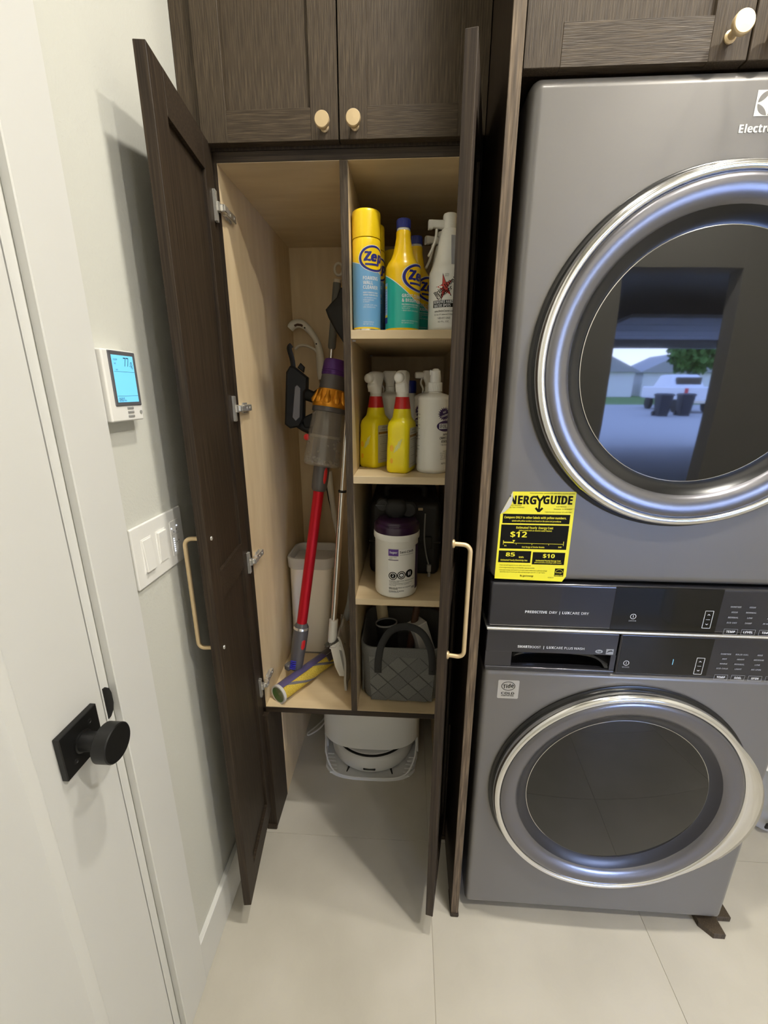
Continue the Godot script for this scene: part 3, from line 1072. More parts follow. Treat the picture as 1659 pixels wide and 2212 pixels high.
func round_door(t: Node, called: String, c: Vector3, R: float, grip: bool) -> void:
	var xf := Transform3D(ZUP, c)
	var k := R / 0.30
	# satin ring that curves in to the glass
	var door := put(MB.new().lathe([Vector2(0.284, 0.0255), Vector2(0.281, 0.0285), Vector2(0.274, 0.0300), Vector2(0.266, 0.0300), Vector2(0.257, 0.0282), Vector2(0.249, 0.0250), Vector2(0.2435, 0.0210), Vector2(0.2410, 0.0180)].map(func(q): return Vector2(q.x * k, q.y)), 96, xf, 0, TAU, 60), called, M.gunmetal, t)
	put(MB.new().lathe([Vector2(0.308, 0.0005), Vector2(0.3085, 0.004), Vector2(0.3045, 0.0055), Vector2(0.296, 0.004)].map(func(q): return Vector2(q.x * k, q.y)), 96, xf), "gasket", M.seal, door)
	# chrome rim, swelling into a grip on one side
	var prof := [Vector2(0.298, 0.003), Vector2(0.3005, 0.010), Vector2(0.3005, 0.020), Vector2(0.2985, 0.0265), Vector2(0.2940, 0.0300), Vector2(0.2885, 0.0305), Vector2(0.2850, 0.0285), Vector2(0.2835, 0.0240)]
	var rows := []
	for i in prof.size():
		var row := PackedVector3Array()
		for j in 120:
			var a := TAU * j / 120.0
			var r: float = prof[i].x * k
			if grip:
				var u := absf(wrapf(a - deg_to_rad(-8), -PI, PI)) / deg_to_rad(46)
				if u < 1.0:
					var bump := pow(cos(u * PI / 2), 1.3) * 0.036
					r += bump * [0.9, 1.0, 1.0, 0.95, 0.5, 0.12, 0.0, 0.0][i]
			row.append(c + Vector3(cos(a) * r, sin(a) * r, prof[i].y))
		rows.append(row)
	put(MB.new().grid(rows, true, false, 60), "chrome_rim", M.chrome, door)
	put(MB.new().lathe([Vector2(0.2835, 0.0245), Vector2(0.2838, 0.0262), Vector2(0.2812, 0.0275)].map(func(q): return Vector2(q.x * k, q.y)), 96, xf), "shadow_gap", M.seal, door)
	# dark inner collar, bright edge and tinted glass
	put(MB.new().lathe([Vector2(0.2412, 0.0182), Vector2(0.2375, 0.0150), Vector2(0.2300, 0.0100), Vector2(0.2220, 0.0060), Vector2(0.2165, 0.0050)].map(func(q): return Vector2(q.x * k, q.y)), 96, xf), "collar", M.dark_satin if grip else M.seal, door)
	put(MB.new().lathe([Vector2(0.2170, 0.0046), Vector2(0.2166, 0.0068), Vector2(0.2150, 0.0072)].map(func(q): return Vector2(q.x * k, q.y)), 96, xf), "glass_edge", M.chrome, door)
	var g := []
	for i in 13:
		var s := i / 12.0
		g.append(Vector2(0.2155 * k * s, 0.0072 + (0.0035 if not grip else 0.010) * (1.0 - s * s)))
	put(MB.new().lathe(g, 96, xf, 0, TAU, 80), "glass", M.glass, door)


func stickers() -> void:
	var f := Basis.IDENTITY
	# yellow energy label, one corner curling off
	var t := thing("energy_label", "bright yellow energy cost label with a curled corner on the dryer front", "label", Vector3(0.748, 1.1165, TZ + 0.0004))
	var z := TZ + 0.0005
	var xf := Transform3D(f, Vector3(0, 0, z))
	mark(PackedVector2Array([Vector2(0.6755, 1.0215), Vector2(0.8165, 1.0180), Vector2(0.8235, 1.0300), Vector2(0.8222, 1.2135), Vector2(0.6975, 1.2120), Vector2(0.6765, 1.1640)]), "sheet", t, M.yellow_paper, xf)
	# the curl
	var cu := MB.new()
	var rows := []
	for i in 2:
		var row := PackedVector3Array()
		for j in 6:
			var u := j / 5.0
			var base := Vector3(lerpf(0.6765, 0.6980, u), lerpf(1.1640, 1.2122, u), z)
			row.append(base if i == 0 else base + Vector3(0.007 * sin(u * PI), -0.004 * sin(u * PI), 0.006 * sin(u * PI)))
		rows.append(row)
	cu.grid(rows, false, false, 80)
	put(cu, "curled_corner", M.white, t)
	var K: Material = M.print_black
	var Y: Material = M.yellow_paper
	var T := func(s: String, x: float, y: float, h: float, w: float, mat: Material, al := 1, kind := "bold") -> void:
		text(s, "lettering", t, mat, h, Transform3D(f, Vector3(x, y, z + 0.0004)), w, 0, al, kind)
	text("NERG", "lettering", t, K, 0.0168, Transform3D(f, Vector3(0.6935, 1.1945, z + 0.0002)), 0.0515, 0.0, 0, "bold", 0.0, 0.03)
	text("GUIDE", "lettering", t, K, 0.0168, Transform3D(f, Vector3(0.7595, 1.1955, z + 0.0002)), 0.0565, 0.0, 0, "bold", 0.0, 0.03)
	var ar := MB.new()
	for q in [[Vector2(0.7450, 1.2040), Vector2(0.7525, 1.1930)], [Vector2(0.7600, 1.2040), Vector2(0.7525, 1.1930)], [Vector2(0.7525, 1.1945), Vector2(0.7525, 1.1705)], [Vector2(0.7455, 1.1790), Vector2(0.7525, 1.1710)], [Vector2(0.7595, 1.1790), Vector2(0.7525, 1.1710)]]:
		ar.tube([Vector3(q[0].x, q[0].y, z + 0.0002), Vector3(q[1].x, q[1].y, z + 0.0002)], [Vector2(0.0021, 0.0001), Vector2(0.0021, 0.0001)], 8, true, Vector3(q[1].y - q[0].y, q[0].x - q[1].x, 0))
	put(ar, "arrow", K, t)
	T.call("Federal law prohibits removal of this label before consumer purchase", 0.819, 1.2095, 0.0020, 0.088, K, 2, "plain")
	T.call("CLOTHES WASHER", 0.687, 1.1835, 0.0022, 0.030, K, 0, "plain")
	T.call("Capacity Class: STANDARD", 0.685, 1.1795, 0.0024, 0.038, K, 0, "plain")
	T.call("ELECTROLUX", 0.806, 1.1820, 0.0021, 0.020, K, 2, "plain")
	T.call("Model(s):  ELTE7600AT", 0.818, 1.1772, 0.0022, 0.036, K, 2, "plain")
	T.call("Capacity (tub volume): 4.5 cubic feet", 0.817, 1.1708, 0.0024, 0.052, K, 2, "plain")
	# black fields
	for q in [[0.6820, 1.1455, 0.8160, 1.1655], [0.6805, 1.0900, 0.8165, 1.1425], [0.6800, 1.0590, 0.7465, 1.0855], [0.7500, 1.0560, 0.8160, 1.0835]]:
		mark(bar(q[0], q[1], q[2], q[3]), "black_field", t, K, xf, 0.0002)
	T.call("Compare ONLY to other labels with yellow numbers.", 0.7470, 1.1582, 0.0046, 0.124, Y)
	T.call("Labels with yellow numbers are based on the same test procedures", 0.7500, 1.1510, 0.0032, 0.098, Y)
	T.call("Estimated Yearly  Energy Cost", 0.7480, 1.1365, 0.0046, 0.074, Y)
	T.call("(when used with an electric water heater)", 0.7500, 1.1305, 0.0028, 0.066, Y)
	T.call("$12", 0.7170, 1.1215, 0.0120, 0.0335, Y)
	var sc := MB.new()
	sc.rbox(Vector3(0.6875, 1.1020, z + 0.0003), Vector3(0.8095, 1.1027, z + 0.0005), 0.00005)
	sc.rbox(Vector3(0.6875, 1.1020, z + 0.0003), Vector3(0.7085, 1.1050, z + 0.0005), 0.00005)
	for x in [0.6875, 0.8095]:
		sc.rbox(Vector3(x - 0.0005, 1.0985, z + 0.0003), Vector3(x + 0.0005, 1.1080, z + 0.0005), 0.00005)
	for x in [0.7140, 0.7460, 0.7800]:
		sc.rbox(Vector3(x - 0.0004, 1.0990, z + 0.0003), Vector3(x + 0.0004, 1.1027, z + 0.0005), 0.00005)
	put(sc, "cost_scale", Y, t)
	mark(PackedVector2Array([Vector2(0.7056, 1.1092), Vector2(0.7114, 1.1092), Vector2(0.7085, 1.1048)]), "pointer", t, Y, xf, 0.0004)
	T.call("$4", 0.6920, 1.0965, 0.0030, 0.0, Y)
	T.call("$40", 0.8030, 1.0955, 0.0030, 0.0, Y)
	T.call("Cost Range of Similar Models", 0.7490, 1.0945, 0.0032, 0.046, Y)
	T.call("85", 0.7040, 1.0770, 0.0086, 0.0190, Y)
	T.call("kWh", 0.7270, 1.0715, 0.0036, 0.0095, Y)
	T.call("Estimated Yearly Electricity Use", 0.7125, 1.0645, 0.0034, 0.055, Y)
	T.call("$10", 0.7830, 1.0755, 0.0086, 0.0240, Y)
	T.call("Estimated Yearly Energy Cost", 0.7830, 1.0650, 0.0034, 0.051, Y)
	T.call("(when used with a natural gas water heater)", 0.7825, 1.0605, 0.0024, 0.055, Y)
	T.call("• Your cost will depend on your utility rates and use.", 0.6830, 1.0530, 0.0024, 0.066, K, 0, "plain")
	T.call("• Cost range based only on STANDARD capacity models.", 0.6830, 1.0475, 0.0024, 0.074, K, 0, "plain")
	T.call("• Estimated energy cost based on six wash loads a week and a national average", 0.6830, 1.0420, 0.0024, 0.100, K, 0, "plain")
	T.call("electricity cost of 14 cents per kWh and natural gas cost of $ 1.21 per therm.", 0.6855, 1.0375, 0.0024, 0.094, K, 0, "plain")
	T.call("ftc.gov/energy", 0.7420, 1.0295, 0.0036, 0.028, K)
	T.call("A22860201", 0.7920, 1.0270, 0.0020, 0.012, K, 1, "plain")
	mark(bar(0.7990, 1.0300, 0.8175, 1.0480), "star_field", t, K, xf, 0.0002)
	var arc1 := MB.new()
	var ap := []
	for i in 13:
		var g := PI * i / 12.0
		ap.append(Vector3(0.80825 + 0.0078 * cos(g), 1.0385 + 0.0070 * sin(g), z + 0.0003))
	arc1.tube(ap, 0.0003, 4)
	put(arc1, "star_arc", Y, t)
	T.call("energy", 0.8075, 1.0390, 0.0030, 0.0125, Y, 1, "serif")
	T.call("ENERGY STAR", 0.8082, 1.0322, 0.0020, 0.0160, Y)
	# silver detergent sticker
	t = thing("detergent_sticker", "small silver square sticker with an oval emblem on the washer front", "sticker", Vector3(0.728, 0.743, TZ + 0.0004))
	xf = Transform3D(f, Vector3(0, 0, z))
	mark(rrect(0.0480, 0.0500, 0.003, 4, Vector2(0.7280, 0.7430)), "sheet", t, M.silver_paper, xf)
	var rg := MB.new()
	rg.grid([oring(0.7275, 0.7520, 0.0158, 0.0122, z + 0.0003), oring(0.7275, 0.7520, 0.0143, 0.0108, z + 0.0003)], true, false, 80)
	put(rg, "oval_ring", K, t)
	text("Tide", "lettering", t, K, 0.0100, Transform3D(f.rotated(Vector3.BACK, 0.16), Vector3(0.7275, 0.7520, z + 0.0003)), 0.0245, 0, 1, "bold", 0.15)
	text("COLD", "lettering", t, K, 0.0062, Transform3D(f, Vector3(0.7275, 0.7325, z + 0.0003)), 0.0300, 0, 1)
	text("CERTIFIED", "lettering", t, K, 0.0032, Transform3D(f, Vector3(0.7275, 0.7260, z + 0.0003)), 0.0285, 0, 1)


func oring(x: float, y: float, a: float, b: float, z: float) -> PackedVector3Array:
	var o := PackedVector3Array()
	for i in 36:
		o.append(Vector3(x + a * cos(TAU * i / 36), y + b * sin(TAU * i / 36), z))
	return o


# ---------- on the white wall ----------
func wall_fittings() -> void:
	var t := thing("thermostat", "white wall thermostat with a glowing blue screen", "thermostat", Vector3(0.0, 1.41, 0.358))
	put(MB.new().rbox(Vector3(0.0, 1.3555, 0.318), Vector3(0.0215, 1.4665, 0.400), 0.003, 2), "body", M.white_plastic, t)
	var bz := put(MB.new().rbox(Vector3(0.018, 1.3800, 0.3215), Vector3(0.0232, 1.4650, 0.3875), 0.0012), "bezel", M.bezel, t)
	put(MB.new().rbox(Vector3(0.022, 1.3860, 0.3290), Vector3(0.0236, 1.4585, 0.3820), 0.0003), "screen", M.lcd, bz)
	var w := Transform3D(WEST, Vector3(0.0238, 0, 0))
	var TT := func(s: String, y: float, zz: float, h: float, wd: float) -> void:
		text(s, "lettering", bz, M.lcd_ink, h, Transform3D(WEST, Vector3(0.0238, y, zz)), wd, 0, 0, "plain")
	TT.call("77", 1.4485, 0.3545, 0.0135, 0.0130)
	TT.call(".0", 1.4455, 0.3405, 0.0075, 0.0070)
	TT.call("°F", 1.4395, 0.3375, 0.0040, 0.0050)
	TT.call("FLOOR", 1.4515, 0.3790, 0.0024, 0.0095)
	TT.call("AIR", 1.4455, 0.3780, 0.0022, 0.0040)
	TT.call("SET", 1.4360, 0.3765, 0.0022, 0.0055)
	TT.call("0601", 1.3905, 0.3795, 0.0062, 0.0130)
	TT.call("PM", 1.3885, 0.3655, 0.0024, 0.0040)
	for y in [1.4335, 1.3960]:
		put(MB.new().rbox(Vector3(0.0236, y - 0.0002, 0.3300), Vector3(0.0239, y + 0.0002, 0.3810), 0.0001), "rule", M.lcd_ink, bz)
	for i in 3:
		put(MB.new().rbox(Vector3(0.0205, 1.3745 - 0.0066 * i, 0.3440), Vector3(0.0228, 1.3785 - 0.0066 * i, 0.3600), 0.0012, 2), "button", M.grey_plastic, t)
	put(MB.new().lathe([Vector2(0, 0.0215), Vector2(0.0030, 0.0215), Vector2(0.0030, 0.0225), Vector2(0, 0.0225)], 16, Transform3D(XUP, Vector3(0, 1.3690, 0.3255))), "button", M.grey_plastic, t)
	# switch plate
	t = thing("switch_plate", "white three-gang switch plate with two rockers and a lit keypad", "switch plate", Vector3(0, 1.111, 0.303))
	put(MB.new().rbox(Vector3(0, 1.0530, 0.2180), Vector3(0.0062, 1.1710, 0.3850), 0.003, 2), "plate", M.white_plastic, t)
	for q in [[0.330, 0.362, 0.06], [0.284, 0.316, -0.06]]:
		var s := put(MB.new().rbox(Vector3(0.004, 1.0770, q[0]), Vector3(0.0070, 1.1440, q[1]), 0.001), "switch_frame", M.white_plastic, t)
		var zc: float = (q[0] + q[1]) * 0.5
		put(MB.new().rbox(Vector3(-0.004, -0.031, -0.0135), Vector3(0.0022, 0.031, 0.0135), 0.001, 1, Transform3D(Basis(Vector3(0, 0, 1), q[2]), Vector3(0.0078, 1.1105, zc))), "rocker", M.white_plastic, s)
	var kp := put(MB.new().rbox(Vector3(0.004, 1.0730, 0.2330), Vector3(0.0075, 1.1480, 0.2670), 0.001), "keypad", M.white_plastic, t)
	for q in [[1.1330, 0.2630], [1.1345, 0.2435]]:
		put(MB.new().lathe([Vector2(0, 0.0015), Vector2(0.0012, 0.001), Vector2(0.0013, 0)], 10, Transform3D(XUP, Vector3(0.0075, q[0], q[1]))), "indicator_led", M.led, kp)
	for i in 7:
		put(MB.new().lathe([Vector2(0, 0.0015), Vector2(0.0010, 0.001), Vector2(0.0011, 0)], 10, Transform3D(XUP, Vector3(0.0075, 1.1105 - 0.0045 * i, 0.2590))), "level_led", M.led, kp)
	var rules := MB.new()
	for q in [[1.1180, 0.2360, 0.2640], [1.0960, 0.2360, 0.2545], [1.1210, 0.2390, 0.2440]]:
		rules.rbox(Vector3(0.0075, q[0], q[1]), Vector3(0.0077, q[0] + 0.0005, q[2]), 0.0001)
	for q in [[1.1225, 0.2540], [1.1250, 0.2440], [1.0990, 0.2480], [1.1000, 0.2400]]:
		rules.rbox(Vector3(0.0075, q[0], q[1]), Vector3(0.0077, q[0] + 0.0036, q[1] + 0.0036), 0.0001)
	put(rules, "key_marks", M.print_grey, kp)


# ---------- bottles and cans ----------
func zep_mark(axis: Vector3, r: float, a0: float, y: float, a: float, b: float, parent: Node, inner: Material) -> void:
	oval(axis, r, a0, y, a, b, 0.0, 1.0, 0.0004, "logo_edge", parent, M.print_white)
	oval(axis, r, a0, y, a, b, 0.0, 0.955, 0.0006, "logo_ring", parent, M.print_navy)
	oval(axis, r, a0, y, a, b, 0.0, 0.80, 0.0008, "logo_field", parent, inner)
	var xf := Transform3D(Basis(Vector3.UP, a0), axis + Vector3(sin(a0) * (r + 0.001), y, cos(a0) * (r + 0.001)))
	text("Zep", "lettering", parent, M.print_navy, b * 0.66, Transform3D(xf.basis, xf.origin + Vector3(0, b * 0.13, 0)), a * 1.25, r + 0.001, 1, "bold", 0.16, 0.06)
	var st := MB.new()
	var rows := []
	for i in 2:
		var row := PackedVector3Array()
		for j in 9:
			var g := a0 + (lerpf(-0.58, 0.30, j / 8.0) * a) / r
			row.append(axis + Vector3((r + 0.0012) * sin(g), y - b * (0.36 + 0.15 * i), (r + 0.0012) * cos(g)))
		rows.append(row)
	st.grid(rows, false, false, 80)
	put(st, "logo_stroke", parent.get_meta("ink") if parent.has_meta("ink") else M.print_navy, parent)


func aerosol(label: String, p: Vector3, turn: float) -> Node3D:
	var t := thing("aerosol_can", label, "aerosol can", p, turn, "cleaning bottles on the top shelf")
	var o := Transform3D.IDENTITY
	var R := 0.0325
	var b := MB.new().lathe([Vector2(0.0, 0.002), Vector2(0.029, 0.0), Vector2(0.0322, 0.0006), Vector2(0.0328, 0.003), Vector2(0.0322, 0.0055)], 40, o)
	put(b, "base_rim", M.nickel, t, true)
	var body := put(MB.new().lathe([Vector2(R, 0.005), Vector2(R, 0.190), Vector2(0.0318, 0.193), Vector2(0.031, 0.1945)], 48, o, 0, TAU, 60), "can", M.can_yellow, t, true)
	put(MB.new().lathe([Vector2(0.0316, 0.1950), Vector2(0.0326, 0.1955), Vector2(0.0326, 0.2440), Vector2(0.0318, 0.2485), Vector2(0.0295, 0.2505), Vector2(0.0, 0.2510)], 48, o, 0, TAU, 60), "cap", M.can_yellow, t, true)
	var ax := Vector3.ZERO
	var xf0 := world_of(t)
	var y1 := func(a: float) -> float: return 0.1480 - 0.026 * clampf((a + 1.2) / 2.6, 0, 1)
	# label drawn in world axes, so place it there
	var A := xf0.origin
	var yy1 := func(a: float) -> float: return y1.call(a)
	band(A, R + 0.0003, -PI, PI, func(_a): return 0.0085, yy1, "label", body, M.label_blue, 60)
	band(A, R + 0.0004, -PI, PI, func(a): return yy1.call(a), func(a): return yy1.call(a) + 0.0016, "label_edge", body, M.print_white, 60)
	zep_mark(A, R + 0.0002, 0.66, 0.1515, 0.0375, 0.0275, body, M.can_yellow)
	var c0 := -0.16
	var line := func(s: String, y: float, h: float, w: float, kind := "bold") -> void:
		text(s, "lettering", body, M.print_white, h, Transform3D(Basis(Vector3.UP, c0), A + Vector3(sin(c0) * (R + 0.0005), y, cos(c0) * (R + 0.0005))), w, R + 0.0005, 0, kind)
	line.call("FOAMING", 0.1115, 0.0072, 0.0370)
	line.call("WALL", 0.1020, 0.0072, 0.0235)
	line.call("CLEANER", 0.0925, 0.0072, 0.0370)
	line.call("GENTLY REMOVES GRIME", 0.0815, 0.0030, 0.0370)
	line.call("WITHOUT DAMAGING PAINT", 0.0765, 0.0030, 0.0380)
	line.call("•  USE ON PAINTED WALLS,", 0.0705, 0.0026, 0.0340, "plain")
	line.call("DOORS, BASEBOARDS", 0.0660, 0.0026, 0.0260, "plain")
	line.call("& CABINETS", 0.0620, 0.0026, 0.0150, "plain")
	line.call("•  CUTS DIRT, SCUFFS, GREASE,", 0.0555, 0.0026, 0.0360, "plain")
	line.call("GRIME, SMUDGES & MORE", 0.0510, 0.0026, 0.0300, "plain")
	line.call("CAUTION: EYE IRRITANT", 0.0190, 0.0024, 0.0260, "plain")
	line.call("NET WT 18 OZ", 0.0145, 0.0024, 0.0240, "plain")
	return t


func grout_bottle(label: String, p: Vector3) -> Node3D:
	var t := thing("cleaner_bottle", label, "cleaner bottle", p, 0.0, "cleaning bottles on the top shelf")
	var R := 0.0405
	var body := put(MB.new().lathe([Vector2(0, 0.002), Vector2(0.036, 0.0), Vector2(0.0395, 0.002), Vector2(R, 0.006), Vector2(R, 0.130), Vector2(0.0395, 0.138), Vector2(0.0350, 0.147), Vector2(0.0285, 0.156), Vector2(0.0235, 0.167), Vector2(0.0205, 0.180), Vector2(0.0178, 0.194), Vector2(0.0168, 0.200), Vector2(0.0168, 0.211), Vector2(0.0150, 0.2135), Vector2(0.0, 0.2135)], 48, Transform3D.IDENTITY, 0, TAU, 45), "bottle", M.bottle_yellow, t, true)
	put(MB.new().lathe([Vector2(0.0150, 0.2130), Vector2(0.0155, 0.2150), Vector2(0.0145, 0.2185), Vector2(0.0, 0.2185)], 32), "tamper_ring", M.cloudy, t, true)
	var cap := MB.new()
	var prof := [Vector2(0.0163, 0.2180), Vector2(0.0163, 0.2340), Vector2(0.0150, 0.2365), Vector2(0.0, 0.2370)]
	var rows := []
	for q in prof:
		var row := PackedVector3Array()
		for j in 60:
			var a := TAU * j / 60
			var r: float = q.x * (1.0 if j % 2 or q.x < 0.0155 else 0.965)
			row.append(Vector3(r * sin(a), q.y, r * cos(a)))
		rows.append(row)
	cap.grid(rows, true, false, 20)
	put(cap, "cap", M.cap_blue, t, true)
	var A := p
	var edge := func(a: float) -> float: return 0.121 - 0.058 * clampf((a + 1.35) / 2.4, 0.0, 1.0) + 0.004 * sin((a + 1.35) * 2.2)
	band(A, R + 0.0003, -PI, PI, func(_a): return 0.006, edge, "label", body, M.label_teal, 60)
	band(A, R + 0.0004, -PI, PI, edge, func(a): return edge.call(a) + 0.0018, "label_edge", body, M.print_white, 60)
	zep_mark(A, R + 0.0002, 1.06, 0.1125, 0.0455, 0.0295, body, M.bottle_yellow)
	var c0 := -0.02
	var line := func(s: String, y: float, h: float, w: float, kind := "bold") -> void:
		text(s, "lettering", body, M.print_white, h, Transform3D(Basis(Vector3.UP, c0), A + Vector3(sin(c0) * (R + 0.0005), y, cos(c0) * (R + 0.0005))), w, R + 0.0005, 0, kind)
	line.call("GROUT CLEANER", 0.0735, 0.0070, 0.0640)
	line.call("& BRIGHTENER", 0.0640, 0.0070, 0.0600)
	line.call("PRO STRENGTH ACIDIC FORMULA", 0.0555, 0.0028, 0.0480)
	line.call("•  DEEP CLEANS & BRIGHTENS", 0.0510, 0.0026, 0.0430, "plain")
	line.call("TILE & GROUT", 0.0470, 0.0026, 0.0200, "plain")
	line.call("•  MAKES GROUT LOOK LIKE NEW", 0.0425, 0.0026, 0.0450, "plain")
	line.call("DANGER: CAUSES IRREVERSIBLE EYE DAMAGE", 0.0210, 0.0022, 0.0480, "plain")
	line.call("NET CONTENTS 32 FL OZ", 0.0165, 0.0026, 0.0300, "plain")
	# pale side panel with a blue foot
	band(A, R + 0.0006, -1.42, -1.02, func(_a): return 0.018, func(_a): return 0.104, "side_label", body, M.label_pale, 8)
	band(A, R + 0.0008, -1.42, -1.02, func(_a): return 0.018, func(_a): return 0.031, "side_label_foot", body, M.print_navy, 8)
	band(A, R + 0.0008, -1.42, -1.02, func(_a): return 0.031, func(_a): return 0.036, "side_label_band", body, M.can_yellow, 8)
	band(A, R + 0.0008, -1.36, -1.08, func(_a): return 0.092, func(_a): return 0.098, "side_label_line", body, M.can_yellow, 8)
	var c1 := -1.22
	for i in 9:
		text(["CLEANS", "BATHROOM", "FLOOR &", "WALL TILE", "REMOVES", "MOLD AND", "MILDEW", "STAINS", "FAST"][i], "lettering", body, M.print_navy, 0.0022, Transform3D(Basis(Vector3.UP, c1), A + Vector3(sin(c1) * (R + 0.0007), 0.087 - 0.0055 * i, cos(c1) * (R + 0.0007))), 0.0125, R, 1, "plain")
	return t


# a trigger sprayer head; local, nozzle along +z, foot at y 0
func sprayer(t: Node, y: float, mat: Material, called := "sprayer") -> MeshInstance3D:
	var b := MB.new()
	b.loft([
		PackedVector3Array(Array(sec(y + 0.012, 0.024, 0.026, 0.010))), sec(y + 0.022, 0.020, 0.028, 0.009), sec(y + 0.032, 0.019, 0.036, 0.009, Vector2(0, 0.001)), sec(y + 0.042, 0.020, 0.046, 0.0095, Vector2(0, 0.001)), sec(y + 0.050, 0.019, 0.046, 0.0095, Vector2(0, 0.001)), sec(y + 0.0555, 0.014, 0.040, 0.007, Vector2(0, 0.0)), sec(y + 0.057, 0.008, 0.032, 0.004)], true, 60)
	b.tube([Vector3(0, y + 0.044, 0.018), Vector3(0, y + 0.044, 0.040), Vector3(0, y + 0.044, 0.043)], [0.0088, 0.0088, 0.0075], 16)
	var o := put(b, called, mat, t, true)
	put(MB.new().tube(curve([Vector3(0, y + 0.035, 0.024), Vector3(0, y + 0.022, 0.027), Vector3(0, y + 0.008, 0.020), Vector3(0, y - 0.004, 0.021)], 4), Vector2(0.0062, 0.0024), 10, true, Vector3.RIGHT), "trigger", mat, o, true)
	var cr := MB.new()
	var rows := []
	for q in [Vector2(0.0, 0.0), Vector2(0.0145, 0.0), Vector2(0.0145, 0.013), Vector2(0.012, 0.0145), Vector2(0, 0.0145)]:
		var row := PackedVector3Array()
		for j in 48:
			var a := TAU * j / 48
			var r: float = q.x * (1.0 if j % 2 else 0.965)
			row.append(Vector3(r * sin(a), y + q.y, r * cos(a)))
		rows.append(row)
	cr.grid(rows, true, false, 20)
	put(cr, "collar", mat, o, true)
	return o


